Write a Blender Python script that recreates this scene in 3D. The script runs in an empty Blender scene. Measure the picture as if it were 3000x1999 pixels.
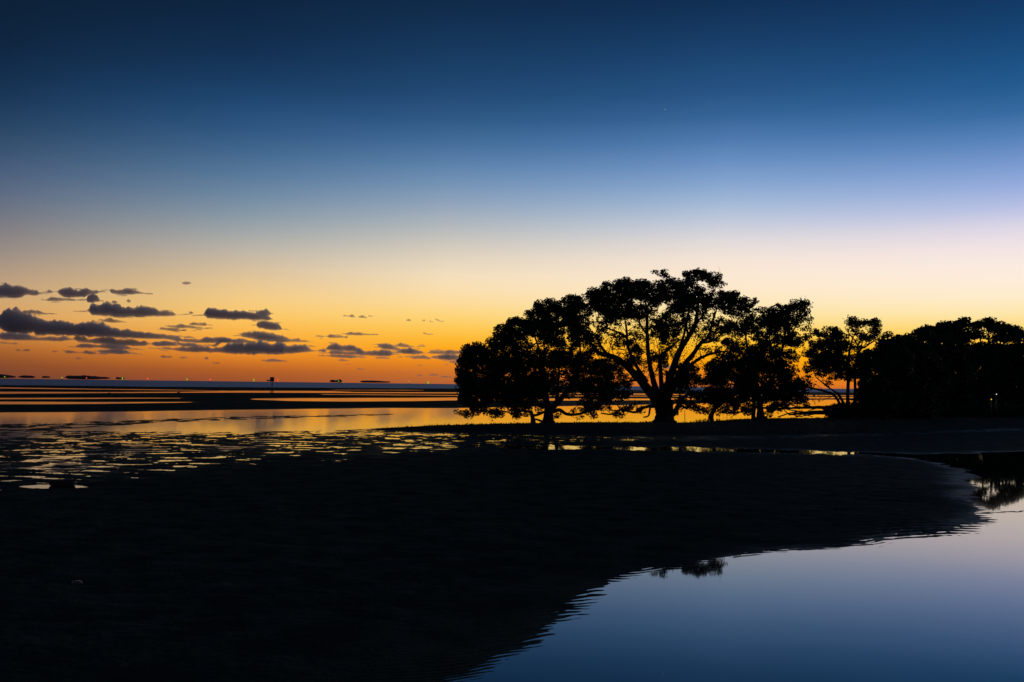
import bpy, math, random
import numpy as np
from mathutils import Vector, Matrix

SC = bpy.context.scene
COL = SC.collection
rng = np.random.default_rng(7)
random.seed(7)

# ------------------------------------------------------------------ camera
H, FPX, CU, CV = 1.7, 2500.0, 1500.0, 999.5        # eye height (m), focal length in photograph pixels
PITCH, ROLL = math.atan(128 / FPX), 0.0122
F_ = np.array([0, math.cos(PITCH), math.sin(PITCH)])
R0 = np.array([1.0, 0, 0]); U0 = np.cross(R0, F_)
R_ = R0 * math.cos(ROLL) + U0 * math.sin(ROLL)
U_ = -R0 * math.sin(ROLL) + U0 * math.cos(ROLL)
cam = bpy.data.cameras.new('camera'); camo = bpy.data.objects.new('camera', cam); COL.objects.link(camo)
cam.sensor_width = 36.0; cam.lens = 36.0 * FPX / 3000.0
cam.clip_start = 0.1; cam.clip_end = 40000
camo.matrix_world = Matrix(((R_[0], U_[0], -F_[0], 0), (R_[1], U_[1], -F_[1], 0), (R_[2], U_[2], -F_[2], H), (0, 0, 0, 1)))
SC.camera = camo

def ray(u, v):
    return F_ * FPX + R_ * (u - CU) - U_ * (v - CV)
def ground(u, v, z=0.0):
    d = ray(u, v); t = (z - H) / d[2]
    return np.array([d[0] * t, d[1] * t, z])
def at(u, v, Y):
    d = ray(u, v); t = Y / d[1]
    return np.array([0, 0, H]) + d * t
def to_px(X, Y, Z=0.0):
    Z = Z - H
    w = X * F_[0] + Y * F_[1] + Z * F_[2]
    w = np.where(np.abs(w) < 1e-6, 1e-6, w)
    return CU + FPX * (X * R_[0] + Y * R_[1] + Z * R_[2]) / w, CV - FPX * (X * U_[0] + Y * U_[1] + Z * U_[2]) / w

# ------------------------------------------------------------------ view
SC.view_settings.view_transform = 'Standard'
SC.view_settings.look = 'None'
SC.view_settings.gamma = 1.0
SC.view_settings.use_curve_mapping = False
SC.view_settings.exposure = 0.0
try:
    SC.cycles.use_denoising = True
    SC.cycles.max_bounces = 16
    SC.cycles.diffuse_bounces = 2
    SC.cycles.glossy_bounces = 3
    SC.cycles.volume_bounces = 16
    SC.cycles.transparent_max_bounces = 32
except Exception:
    pass

# ------------------------------------------------------------------ sky: clear dusk, the glow of the sun below the horizon at the right
def lin(c):
    c = np.asarray(c, float) / 255.0
    return np.where(c <= 0.04045, c / 12.92, ((c + 0.055) / 1.055) ** 2.4)
# colour of the clear sky by height (photograph rows of each column) at six bearings from the glow
SKY = [
    (2970, [(0, 18, 58, 102), (143, 26, 82, 136), (286, 48, 106, 164), (357, 76, 128, 188), (430, 110, 150, 208), (500, 142, 170, 222), (571, 178, 190, 228),
            (643, 222, 215, 230), (714, 245, 230, 228), (786, 253, 236, 220), (857, 254, 235, 200), (930, 254, 224, 150), (1000, 255, 196, 64), (1060, 255, 168, 18), (1110, 238, 135, 26), (1146, 205, 112, 48)]),
    (2130, [(0, 16, 48, 86), (143, 27, 72, 120), (286, 46, 96, 150), (357, 68, 118, 175), (430, 98, 142, 196), (500, 130, 165, 210), (571, 165, 187, 216),
            (643, 205, 208, 220), (714, 238, 225, 216), (786, 252, 232, 210), (857, 253, 231, 190), (930, 254, 222, 140), (1000, 255, 192, 48), (1050, 254, 168, 14), (1100, 238, 134, 24), (1135, 202, 108, 44)]),
    (1310, [(0, 15, 43, 75), (143, 23, 62, 103), (286, 39, 84, 131), (357, 56, 102, 150), (430, 82, 126, 171), (500, 112, 146, 183), (571, 145, 165, 188),
            (643, 181, 186, 188), (714, 217, 206, 189), (786, 243, 222, 188), (857, 252, 220, 160), (929, 254, 208, 108), (985, 254, 188, 58), (1030, 253, 163, 26), (1065, 232, 135, 32), (1095, 202, 112, 45), (1125, 180, 98, 52)]),
    (730, [(0, 13, 38, 66), (100, 16, 46, 81), (200, 23, 61, 102), (286, 33, 78, 124), (357, 48, 92, 138), (430, 70, 110, 150), (500, 94, 128, 161), (571, 122, 145, 166),
           (643, 156, 164, 168), (714, 191, 182, 167), (786, 222, 194, 152), (857, 244, 203, 132), (914, 251, 198, 104), (960, 251, 183, 76), (1010, 246, 160, 50), (1045, 228, 134, 40), (1080, 186, 100, 40), (1118, 152, 80, 46)]),
    (0, [(0, 12, 34, 57), (100, 14, 39, 67), (236, 22, 54, 89), (336, 38, 71, 105), (430, 62, 89, 122), (500, 82, 102, 131), (571, 104, 114, 132), (643, 128, 126, 131),
         (714, 153, 141, 133), (786, 182, 155, 128), (857, 206, 165, 116), (920, 214, 158, 96), (980, 198, 130, 66), (1020, 172, 102, 48), (1060, 142, 80, 44), (1108, 116, 66, 48)]),
]
world = bpy.data.worlds.new('World'); SC.world = world; world.use_nodes = True
NT = world.node_tree; NT.nodes.clear()
nd = lambda t: NT.nodes.new(t)
lk = lambda a, b: NT.links.new(a, b)
def wmath(op, a, b=None, clamp=False):
    n = nd('ShaderNodeMath'); n.operation = op; n.use_clamp = clamp
    for i, x in enumerate((a, b)):
        if x is None: continue
        if isinstance(x, (int, float)): n.inputs[i].default_value = x
        else: lk(x, n.inputs[i])
    return n.outputs[0]
tc = nd('ShaderNodeTexCoord'); sep = nd('ShaderNodeSeparateXYZ'); lk(tc.outputs['Generated'], sep.inputs[0])
az = wmath('ARCTAN2', sep.outputs[0], sep.outputs[1])                 # bearing from +Y, clockwise
GLOW = math.radians(37)
delta = wmath('ABSOLUTE', wmath('SUBTRACT', az, GLOW))
delta = wmath('MINIMUM', delta, wmath('SUBTRACT', 2 * math.pi, delta))
SMAX = 0.62
elev = wmath('DIVIDE', wmath('MAXIMUM', sep.outputs[2], 0.0), SMAX, True)
elev = wmath('POWER', elev, 0.6)
def ramp(stops):
    r = nd('ShaderNodeValToRGB'); cr = r.color_ramp; cr.interpolation = 'LINEAR'
    while len(cr.elements) > 1: cr.elements.remove(cr.elements[-1])
    for i, (p, c) in enumerate(stops):
        e = cr.elements[0] if i == 0 else cr.elements.new(p)
        e.position = p; e.color = (*c, 1)
    lk(elev, r.inputs[0]); return r.outputs[0]
def smooth_resample(xs, ys, xq):
    """monotone-ish cubic through the samples"""
    xs = np.asarray(xs, float); ys = np.asarray(ys, float)
    m = np.gradient(ys, xs, axis=0)
    k = np.clip(np.searchsorted(xs, xq) - 1, 0, len(xs) - 2)
    h = (xs[k + 1] - xs[k]); t = np.clip((xq - xs[k]) / h, 0, 1)
    t = t[:, None]; h = h[:, None]
    return (2*t**3-3*t**2+1)*ys[k] + (t**3-2*t**2+t)*h*m[k] + (-2*t**3+3*t**2)*ys[k+1] + (t**3-t**2)*h*m[k+1]
ramps = []
for u, rows in SKY:
    ss, cc, azs = [], [], []
    for v, r, g, b in rows:
        v = v + float(np.interp(v, [0, 150, 500, 860, 1000], [0, 28, 30, 18, 0]))
        k_ = float(np.interp(v, [0, 200, 420, 620], [.5, 1, .8, 0])); r, g, b = r + 2 * k_, g * (1 - .035 * k_), b * (1 - .05 * k_)
        d = ray(u, v); d = d / np.linalg.norm(d)
        ss.append(max(d[2], 0.0)); cc.append((r, g, b)); azs.append(math.atan2(d[0], d[1]))
    ss.append(SMAX); cc.append(tuple(x * 0.62 for x in rows[0][1:])); azs.append(azs[0])
    o = np.argsort(ss); ps = (np.array(ss)[o] / SMAX) ** 0.6; cs = np.array(cc, float)[o]
    pq = np.linspace(0, 1, 32)
    cq = np.clip(smooth_resample(ps, cs, pq), 0, 255)
    ramps.append((abs(float(np.mean(azs)) - GLOW), ramp([(float(p), lin(c)) for p, c in zip(pq, cq)])))
back = [(0, 46, 44, 58), (.12, 62, 62, 82), (.3, 44, 62, 92), (.55, 24, 48, 80), (.8, 12, 32, 56), (1, 7, 21, 37)]
ramps.append((math.radians(130), ramp([(p, lin((r, g, b))) for p, r, g, b in back])))
cur = ramps[0][1]
for k in range(1, len(ramps)):
    mr = nd('ShaderNodeMapRange'); mr.interpolation_type = 'LINEAR'
    lk(delta, mr.inputs['Value']); mr.inputs['From Min'].default_value = ramps[k-1][0]; mr.inputs['From Max'].default_value = ramps[k][0]
    mx = nd('ShaderNodeMixRGB'); lk(mr.outputs[0], mx.inputs[0]); lk(cur, mx.inputs[1]); lk(ramps[k][1], mx.inputs[2])
    cur = mx.outputs[0]
bg = nd('ShaderNodeBackground'); bg.inputs['Strength'].default_value = 1.0
lk(cur, bg.inputs['Color'])
wo = nd('ShaderNodeOutputWorld'); lk(bg.outputs[0], wo.inputs['Surface'])
# the sun is below the horizon: no sun lamp

# ------------------------------------------------------------------ helpers
def tag(o, label=None, cat=None, group=None, kind=None):
    if label: o['label'] = label
    if cat: o['category'] = cat
    if group: o['group'] = group
    if kind: o['kind'] = kind
    return o
def link(name, me, mat=None, parent=None):
    o = bpy.data.objects.new(name, me); COL.objects.link(o)
    if mat is not None and me is not None and not me.materials: me.materials.append(mat)
    if parent is not None: o.parent = parent
    return o
def empty(name, loc):
    o = bpy.data.objects.new(name, None); COL.objects.link(o); o.location = loc; o.empty_display_size = 0.2
    return o
def np_mesh(name, verts, faces, smooth=True):
    """verts (n,3), faces (m,k) of one size k"""
    me = bpy.data.meshes.new(name)
    verts = np.ascontiguousarray(verts, np.float32); faces = np.ascontiguousarray(faces, np.int32)
    m, k = faces.shape
    me.vertices.add(len(verts)); me.vertices.foreach_set('co', verts.ravel())
    me.loops.add(m * k); me.loops.foreach_set('vertex_index', faces.ravel())
    me.polygons.add(m)
    me.polygons.foreach_set('loop_start', np.arange(0, m * k, k, dtype=np.int32))
    me.polygons.foreach_set('use_smooth', np.full(m, smooth))
    me.update(calc_edges=True)
    return me
def list_mesh(name, verts, faces, smooth=True):
    me = bpy.data.meshes.new(name); me.from_pydata([tuple(map(float, v)) for v in verts], [], [tuple(map(int, f)) for f in faces])
    me.polygons.foreach_set('use_smooth', [smooth] * len(me.polygons)); me.update()
    return me

_perm = np.random.default_rng(11).permutation(4096).astype(np.int64)
_g = np.random.default_rng(12).uniform(0, 2 * math.pi, 4096)
_gx, _gy = np.cos(_g), np.sin(_g)
def perlin(x, y, seed=0):
    x = np.asarray(x, float); y = np.asarray(y, float)
    xi = np.floor(x).astype(np.int64); yi = np.floor(y).astype(np.int64)
    xf = x - xi; yf = y - yi
    w = lambda t: t * t * t * (t * (t * 6 - 15) + 10)
    def g(ix, iy, dx, dy):
        h = _perm[(_perm[(ix + seed * 131) & 4095] + iy) & 4095]
        return _gx[h] * dx + _gy[h] * dy
    a = g(xi, yi, xf, yf); b = g(xi + 1, yi, xf - 1, yf)
    c = g(xi, yi + 1, xf, yf - 1); d = g(xi + 1, yi + 1, xf - 1, yf - 1)
    ux, uy = w(xf), w(yf)
    return ((a + (b - a) * ux) + ((c + (d - c) * ux) - (a + (b - a) * ux)) * uy) * 1.5
def fbm(x, y, seed=0, octv=4, gain=0.5):
    s, a = 0, 1.0
    for i in range(octv):
        s = s + a * perlin(x * 2**i, y * 2**i, seed + i * 7); a *= gain
    return s

# ------------------------------------------------------------------ materials
def material(name, color, rough=0.7, spec=0.5, ior=None):
    m = bpy.data.materials.new(name); m.use_nodes = True
    b = m.node_tree.nodes['Principled BSDF']
    b.inputs['Base Color'].default_value = (*color, 1); b.inputs['Roughness'].default_value = rough
    b.inputs['Specular IOR Level'].default_value = spec
    if ior: b.inputs['IOR'].default_value = ior
    return m
def noise_colour(m, c1, c2, scale, detail=5, bump=0.0, dist=0.02):
    nt = m.node_tree; b = nt.nodes['Principled BSDF']
    t = nt.nodes.new('ShaderNodeTexCoord'); n = nt.nodes.new('ShaderNodeTexNoise')
    n.inputs['Scale'].default_value = scale; n.inputs['Detail'].default_value = detail
    nt.links.new(t.outputs['Object'], n.inputs['Vector'])
    r = nt.nodes.new('ShaderNodeValToRGB'); r.color_ramp.elements[0].color = (*c1, 1); r.color_ramp.elements[1].color = (*c2, 1)
    r.color_ramp.elements[0].position = .3; r.color_ramp.elements[1].position = .7
    nt.links.new(n.outputs['Fac'], r.inputs[0]); nt.links.new(r.outputs[0], b.inputs['Base Color'])
    if bump:
        bp = nt.nodes.new('ShaderNodeBump'); bp.inputs['Strength'].default_value = bump; bp.inputs['Distance'].default_value = dist
        nt.links.new(n.outputs['Fac'], bp.inputs['Height']); nt.links.new(bp.outputs[0], b.inputs['Normal'])
    return m

M_BARK = noise_colour(material('bark', (.05, .04, .03), .85, .2), (.03, .025, .02), (.07, .055, .045), 9, bump=.5, dist=.03)
M_LEAF = noise_colour(material('leaf', (.045, .06, .025), .6, .25), (.035, .05, .02), (.06, .075, .03), 1.5)
M_GRASS = material('mangrove_shoot', (.035, .035, .02), .8, .2)
M_WOOD = noise_colour(material('weathered_wood', (.06, .05, .04), .75, .3), (.035, .03, .025), (.08, .07, .055), 14, bump=.4)
M_PAINT = material('marker_paint', (.04, .04, .045), .5, .4)
M_ROCK = noise_colour(material('rock', (.06, .055, .05), .7, .4), (.04, .035, .03), (.08, .075, .07), 6, bump=.4)
M_SHELL = material('shell', (.12, .115, .115), .2, .5)
M_ISLAND = material('hazy_island_sand', (.26, .20, .20), .9, .1)  # sand tint lightened to stand in for distance haze

def sand_material():
    m = material('wet_sand', (.03, .03, .03), .5, .18)
    nt = m.node_tree; b = nt.nodes['Principled BSDF']
    geo = nt.nodes.new('ShaderNodeNewGeometry'); sp = nt.nodes.new('ShaderNodeSeparateXYZ'); nt.links.new(geo.outputs['Position'], sp.inputs[0])
    wet = nt.nodes.new('ShaderNodeMapRange'); nt.links.new(sp.outputs[2], wet.inputs['Value'])
    wet.inputs['From Min'].default_value = 0.0; wet.inputs['From Max'].default_value = 0.03
    wet.inputs['To Min'].default_value = 0.38; wet.inputs['To Max'].default_value = 0.62
    sw = nt.nodes.new('ShaderNodeMapRange'); nt.links.new(sp.outputs[2], sw.inputs['Value'])
    sw.inputs['From Min'].default_value = 0.0; sw.inputs['From Max'].default_value = 0.006
    sw.inputs['To Min'].default_value = 0.004; sw.inputs['To Max'].default_value = 0.004
    sw.inputs['From Max'].default_value = 0.012; sw.inputs['To Min'].default_value = 0.12
    sx = nt.nodes.new('ShaderNodeMapRange'); nt.links.new(sp.outputs[0], sx.inputs['Value'])           # clean wet sand beside the creek, dull mud on the flats
    sx.inputs['From Min'].default_value = 2.0; sx.inputs['From Max'].default_value = 7.0; sx.inputs['To Min'].default_value = 0.035; sx.inputs['To Max'].default_value = 1.0
    sm_ = nt.nodes.new('ShaderNodeMath'); sm_.operation = 'MULTIPLY'; nt.links.new(sw.outputs[0], sm_.inputs[0]); nt.links.new(sx.outputs[0], sm_.inputs[1])
    nt.links.new(sm_.outputs[0], b.inputs['Specular IOR Level'])
    n = nt.nodes.new('ShaderNodeTexNoise'); n.inputs['Scale'].default_value = 2.2; n.inputs['Detail'].default_value = 8
    nt.links.new(geo.outputs['Position'], n.inputs['Vector'])
    r = nt.nodes.new('ShaderNodeValToRGB')
    r.color_ramp.elements[0].color = (.042, .060, .047, 1); r.color_ramp.elements[1].color = (.080, .105, .084, 1)
    r.color_ramp.elements[0].position = .35; r.color_ramp.elements[1].position = .65
    nt.links.new(n.outputs['Fac'], r.inputs[0]); nt.links.new(r.outputs[0], b.inputs['Base Color'])
    ad = nt.nodes.new('ShaderNodeMath'); ad.operation = 'MULTIPLY_ADD'; ad.inputs[1].default_value = .2; 
    nt.links.new(n.outputs['Fac'], ad.inputs[0]); nt.links.new(wet.outputs[0], ad.inputs[2])
    nt.links.new(ad.outputs[0], b.inputs['Roughness'])
    n2 = nt.nodes.new('ShaderNodeTexNoise'); n2.inputs['Scale'].default_value = 26; n2.inputs['Detail'].default_value = 4
    nt.links.new(geo.outputs['Position'], n2.inputs['Vector'])
    bp = nt.nodes.new('ShaderNodeBump'); bp.inputs['Strength'].default_value = .45; bp.inputs['Distance'].default_value = .02
    nt.links.new(n2.outputs['Fac'], bp.inputs['Height']); nt.links.new(bp.outputs[0], b.inputs['Normal'])
    return m
M_SAND = sand_material()

def water_material(name, rough, ior, base, gain=(1, 1, 1), bump=0.0, bscale=1.0):
    m = bpy.data.materials.new(name); m.use_nodes = True; nt = m.node_tree; nt.nodes.clear()
    gl = nt.nodes.new('ShaderNodeBsdfGlossy'); gl.inputs['Roughness'].default_value = rough; gl.inputs['Color'].default_value = (*gain, 1)
    df = nt.nodes.new('ShaderNodeBsdfDiffuse'); df.inputs['Color'].default_value = (*base, 1)
    fr = nt.nodes.new('ShaderNodeFresnel'); fr.inputs['IOR'].default_value = ior
    mx = nt.nodes.new('ShaderNodeMixShader'); nt.links.new(fr.outputs[0], mx.inputs[0]); nt.links.new(df.outputs[0], mx.inputs[1]); nt.links.new(gl.outputs[0], mx.inputs[2])
    if bump:
        geo = nt.nodes.new('ShaderNodeNewGeometry'); n = nt.nodes.new('ShaderNodeTexNoise'); n.inputs['Scale'].default_value = bscale
        n.inputs['Detail'].default_value = 4
        nt.links.new(geo.outputs['Position'], n.inputs['Vector'])
        bp = nt.nodes.new('ShaderNodeBump'); bp.inputs['Strength'].default_value = bump; bp.inputs['Distance'].default_value = .05
        nt.links.new(n.outputs['Fac'], bp.inputs['Height'])
        for x in (gl,): nt.links.new(bp.outputs[0], x.inputs['Normal'])
    o = nt.nodes.new('ShaderNodeOutputMaterial'); nt.links.new(mx.outputs[0], o.inputs[0])
    return m
M_WATER = water_material('still_water', 0.028, 2.5, (.006, .010, .014))
_nt = M_WATER.node_tree; _g1 = _nt.nodes.new('ShaderNodeNewGeometry'); _s1 = _nt.nodes.new('ShaderNodeSeparateXYZ'); _m1 = _nt.nodes.new('ShaderNodeMapRange')
_nt.links.new(_g1.outputs['Position'], _s1.inputs[0]); _nt.links.new(_s1.outputs[1], _m1.inputs['Value'])          # the open pools are a little more ruffled by wind than the sheltered creek
for _k, _v in (('From Min', 19), ('From Max', 29), ('To Min', .026), ('To Max', .06)): _m1.inputs[_k].default_value = _v
_nt.links.new(_m1.outputs[0], [q for q in _nt.nodes if q.type == 'BSDF_GLOSSY'][0].inputs['Roughness'])
M_SEA = water_material('choppy_sea', 0.6, 1.5, (.02, .05, .09), (.42, .55, .76))

# ------------------------------------------------------------------ ground height
interp = lambda u, pts, k=1: np.interp(u, [p[0] for p in pts], [p[k] for p in pts])
V_TOP = [(0, 1262), (300, 1264), (600, 1266), (900, 1264), (1060, 1259), (1120, 1256), (1500, 1262), (1900, 1268), (2600, 1264), (3000, 1250)]
V_BOT = [(-300, 1475), (0, 1452), (250, 1428), (450, 1398), (700, 1372), (1000, 1350), (1300, 1335), (1500, 1328), (1700, 1312), (1850, 1296), (2100, 1288), (2600, 1276), (3000, 1262)]
# strips of standing water on the flats: (u, top row, bottom row)
STRIPS = [
    [(-600, 1211, 1262), (0, 1209, 1262), (300, 1207, 1264), (650, 1202, 1266), (1000, 1197, 1262), (1120, 1196, 1254), (1330, 1196, 1246), (1700, 1190, 1241), (1950, 1185, 1240),
     (2060, 1182, 1237), (2200, 1177, 1228), (2330, 1173, 1226), (2430, 1171, 1224), (2480, 1172, 1205), (2620, 1190, 1198), (2680, 1198, 1190)],
    [(-600, 1176, 1187), (0, 1177, 1185), (300, 1178, 1183.2), (357, 1178, 1182.6), (540, 1178, 1179.6), (600, 1179, 1178)],
    [(600, 1179, 1177.5), (690, 1178.6, 1177.8), (720, 1177, 1176)],
    [(715, 1172, 1168), (745, 1168.3, 1171.5), (850, 1167, 1175), (1000, 1166.5, 1176.6), (1200, 1166, 1175.6), (1330, 1165, 1173.6), (1600, 1168, 1174), (1900, 1168, 1173), (2300, 1165, 1168.5), (2600, 1163, 1165.5), (2700, 1165, 1163)],
    [(-600, 1165, 1171), (0, 1166, 1170), (357, 1166, 1168.6), (520, 1166.2, 1167.4), (580, 1168, 1166)],
    [(-600, 1147, 1157), (0, 1148, 1154), (357, 1149, 1151.6), (550, 1148, 1151), (700, 1145, 1150.6), (970, 1146, 1151.4), (1040, 1149, 1152), (1330, 1150, 1153), (1700, 1152, 1155), (2100, 1156, 1158.5), (2500, 1159, 1160.5), (2650, 1162, 1160)],
    [(-600, 1130, 1136), (0, 1135, 1138.6), (270, 1139.4, 1141.6), (500, 1142, 1143.6), (660, 1145, 1145.6), (760, 1148, 1146)],
    [(900, 1156, 1155), (950, 1155.2, 1156.4), (1330, 1158, 1159.8), (1800, 1160, 1161.5), (2350, 1162.4, 1163.8), (2600, 1166, 1164)],
    [(930, 1144, 1142), (980, 1142.6, 1143.5), (1230, 1143, 1144), (1300, 1145, 1143)],
]
SEA_EDGE = [(-800, 1119), (0, 1128.6), (230, 1130.6), (450, 1133.4), (700, 1134.8), (1000, 1137), (1330, 1138.8), (1900, 1143.5), (2400, 1149.3), (2700, 1152), (3600, 1160)]
WEED = [(-300, 1262, 16), (0, 1256, 13), (150, 1250, 12), (300, 1242, 9), (450, 1235, 7), (600, 1229, 6), (750, 1224, 5), (900, 1220, 3.6), (1050, 1217, 2.6), (1150, 1215, 1), (1200, 1215, -8)]
CREEK_PX = [(1370, 1999), (1406, 1989), (1455, 1958), (1504, 1925), (1555, 1900), (1593, 1882), (1627, 1840), (1670, 1814), (1704, 1772), (1759, 1746), (1810, 1708), (1850, 1688), (1903, 1674),
            (1980, 1661), (2040, 1648), (2107, 1638), (2200, 1632), (2300, 1621), (2404, 1610), (2540, 1591), (2640, 1580), (2710, 1569), (2790, 1560), (2846, 1549), (2880, 1536), (2892, 1520), (2886, 1503),
            (2872, 1485), (2852, 1465), (2858, 1438), (2840, 1414), (2850, 1397), (2826, 1372), (2768, 1360), (2710, 1349), (2642, 1339), (2540, 1333), (2400, 1329.5), (2200, 1325), (1950, 1319), (1700, 1315.5), (1500, 1312),
            (1490, 1308), (1700, 1309), (1950, 1311.5), (2200, 1317), (2400, 1322.5), (2540, 1326.5), (2744, 1331), (2880, 1328), (3000, 1323), (3300, 1318), (3700, 1322)]
CREEK = [tuple(ground(u, v)[:2]) for u, v in CREEK_PX] + [(45, 22), (60, -8), (3.4, -8), (2.6, -2), (1.9, 0.6), (0.7, 2.2), (0.0, 3.2), (-0.35, 3.9), (-0.4, 4.4)]
SPIT = (tuple(ground(2860, 1504)[:2]), tuple(ground(3010, 1498)[:2]))
BERM_PX = [(1100, 1257), (1250, 1251.5), (1400, 1246.5), (1600, 1243), (1900, 1241.5), (2000, 1242), (2060, 1239), (2120, 1233), (2200, 1230), (2400, 1229), (2600, 1229), (2900, 1226), (3300, 1226), (3300, 1256),
           (2950, 1256), (2800, 1262), (2600, 1270), (2200, 1278), (1800, 1277), (1500, 1271), (1250, 1265), (1110, 1261)]
BERM = [tuple(ground(u, v)[:2]) for u, v in BERM_PX]

def poly_sd(X, Y, poly, near=6.0):
    """signed distance to a closed outline, positive outside"""
    P = np.array(poly, float); n = len(P)
    d2 = np.full(X.shape, 1e9); inside = np.zeros(X.shape, bool)
    for i in range(n):
        ax, ay = P[i]; bx, by = P[(i + 1) % n]
        ex, ey = bx - ax, by - ay
        wx, wy = X - ax, Y - ay
        t = np.clip((wx * ex + wy * ey) / (ex * ex + ey * ey), 0, 1)
        d2 = np.minimum(d2, (wx - ex * t)**2 + (wy - ey * t)**2)
        c = (ay > Y) != (by > Y)
        inside ^= c & (X < (bx - ax) * (Y - ay) / (by - ay + 1e-12) + ax)
    d = np.sqrt(d2)
    return np.where(inside, -d, d)

def height(X, Y, ripples=True):
    X = np.asarray(X, float); Y = np.asarray(Y, float)
    u, v = to_px(X, np.maximum(Y, 1.0))
    u = np.where(Y > 1.0, u, 1500.0)
    u = np.clip(u, -600, 4200)
    r = np.hypot(X, Y)
    m_px = np.maximum(Y, 1.0)**2 / (H * FPX)                       # metres of depth per photograph row
    # far flats: bars between strips of water
    wat = (interp(u, SEA_EDGE) - v) * m_px
    for s in STRIPS:
        lo, hi = s[0][0], s[-1][0]
        w = np.minimum(v - interp(u, s, 1), interp(u, s, 2) - v) * m_px
        w = np.where((u < lo) | (u > hi), -50.0, w)
        wat = np.maximum(wat, w)
    wat = wat + 0.5 * fbm(X / 9, Y / 5, 3, 3) * np.clip(r / 60, .2, 1.2)
    z = np.clip(-0.012 * wat, -0.07, 0.05)
    # weed line in the pool
    n_w = fbm(X / .9, Y / .8, 21, 4, .6)
    wt = np.clip(2.6 * (1.15 - np.abs(v + 2.0 * fbm(X / 2.2, Y / 2.2, 23, 3) - interp(u, WEED, 1)) / np.maximum(interp(u, WEED, 2), .01)), 0, 1) * (interp(u, WEED, 2) > 0) * (u < 1190)
    z = np.where(v < interp(u, V_TOP), z * (1 - wt) + wt * 0.018 * (n_w + 0.16), z)
    # puddled mud
    vt, vb = interp(u, V_TOP), interp(u, V_BOT)
    t = (v - vt) / np.maximum(vb - vt, 4)
    n = fbm(X / .85, Y / .33, 31, 5, .62)
    n = n + 0.35 * fbm(X / 3.5, Y / 3.0, 37, 2)
    left = np.clip((1100 - u) / 800, 0, 1)
    c = np.interp(t, [-.2, 0, .10, .30, .55, .80, 1.0, 1.3], [.2, .04, -.26, -.40, -.50, -.62, -.86, -1.9]) + .10 * left * np.clip(1 - t, 0, 1) + .09 * np.clip(t * 2.5, 0, 1)
    z_fl = 0.016 * (n - c)
    # sand bank beside the creek
    sd = poly_sd(X, Y, CREEK)
    sdn = sd + 0.10 * fbm(X / 1.1, Y / 1.1, 41, 3) * np.clip(r / 6, .4, 2) - 0.035
    z_b = np.where(sdn > 0, 0.14 * (1 - np.exp(-np.abs(sdn) * 0.26)), np.maximum(sdn * 0.05, -0.14))
    z_b = z_b + np.where(sdn > 0.4, 1, np.clip(sdn / .4, 0, 1)) * (0.010 * fbm(X / 2.4, Y / 1.6, 45, 3))
    near = (v > vt) | (Y < 1.2)
    z = np.where(near, np.minimum(np.where(Y < 1.2, 1.0, z_fl), z_b), z)
    # small puddle round the log
    pq = ((u - 157) / 88)**2 + ((v - 1426.5) / 6.5)**2
    z = np.where(pq < 6, np.minimum(z, 0.022 * (pq - 1) + 0.008 * fbm(X / .25, Y / .25, 55, 3)), z)
    # wet glimmer where the creek peters out
    gl = np.clip(1 - np.abs(sd) / 0.9, 0, 1) * (u < 2520) * (v > 1296) * (v < 1340) * (u > 1450)
    z = z + gl * (-0.010 + 0.030 * fbm(X / .60, Y / .20, 51, 5, .65))
    # grassy berm under the trees
    bd = -poly_sd(X, Y, BERM)
    b = np.clip(bd / 1.6, 0, 1); b = b * b * (3 - 2 * b)
    z = np.where(bd > -0.05, np.maximum(z, 0.02) * (1 - b) + b * (0.14 + 0.02 * fbm(X / 1.5, Y / 1.5, 61, 3)), z)
    # thin spit running out into the creek
    (ax, ay), (bx, by) = SPIT
    ts = np.clip(((X - ax) * (bx - ax) + (Y - ay) * (by - ay)) / ((bx - ax)**2 + (by - ay)**2), 0, 1)
    ws = np.exp(-(((X - ax - ts * (bx - ax))**2 + (Y - ay - ts * (by - ay))**2) / 0.13**2))
    z = np.where((ws > .01) & (sd < .3), z * (1 - ws) + ws * np.maximum(z, 0.0012), z)
    if ripples:
        wx = X + 0.10 * fbm(X / 1.1, Y / 1.1, 71, 3); wy = Y + 0.08 * fbm(X / .9 + 5, Y / .9, 75, 3)
        ph1 = (-0.37 * wx + 0.93 * wy) * (2 * math.pi / 0.058)
        ph2 = (-0.30 * wx + 0.62 * 0.5 * np.log1p(np.exp(np.clip((wx - 6.0) / 0.5, -30, 30))) + 0.95 * wy) * (2 * math.pi / 0.17)
        phm = (-0.33 * wx + 0.94 * wy + .03 * np.sin(X * 7)) * (2 * math.pi / 0.092)
        sm = np.sin(phm) + 0.6 * fbm(X / .12, Y / .12, 78, 2)
        s1 = np.sin(ph1); s1 = s1 + 0.25 * np.sin(2 * ph1 + .8) + 0.45 * fbm(X / .10, Y / .07, 77, 2)
        s2 = np.sin(ph2) + 0.7 * fbm(X / .14, Y / .20, 79, 2)
        am = 0.0058 * np.clip((r - 5.2) / 1.8, 0, 1) * np.clip((12.5 - r) / 3, 0, 1) * np.clip(0.7 + 1.0 * fbm(X / .9, Y / .7, 83, 3), .05, 1.35)
        a1 = 0.0042 * np.clip((7.6 - r) / 2.2, 0, 1) * np.clip(0.75 + 0.6 * fbm(X / 1.3, Y / 1.3, 81, 3), .15, 1.2)
        a2 = 0.0085 * np.clip((r - 9.0) / 3.0, 0, 1) * np.clip((30 - r) / 12, 0, 1) * np.clip(0.7 + .6 * fbm(X / 1.8, Y / 1.8, 85, 3), .1, 1.2)
        edge = np.clip(1.25 - np.maximum(sd, 0) / 3.0, .3, 1)
        dry = near & (bd < 0)
        z = z + np.where(dry, (a1 * s1 + am * sm * edge + a2 * s2 * edge), 0)
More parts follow.
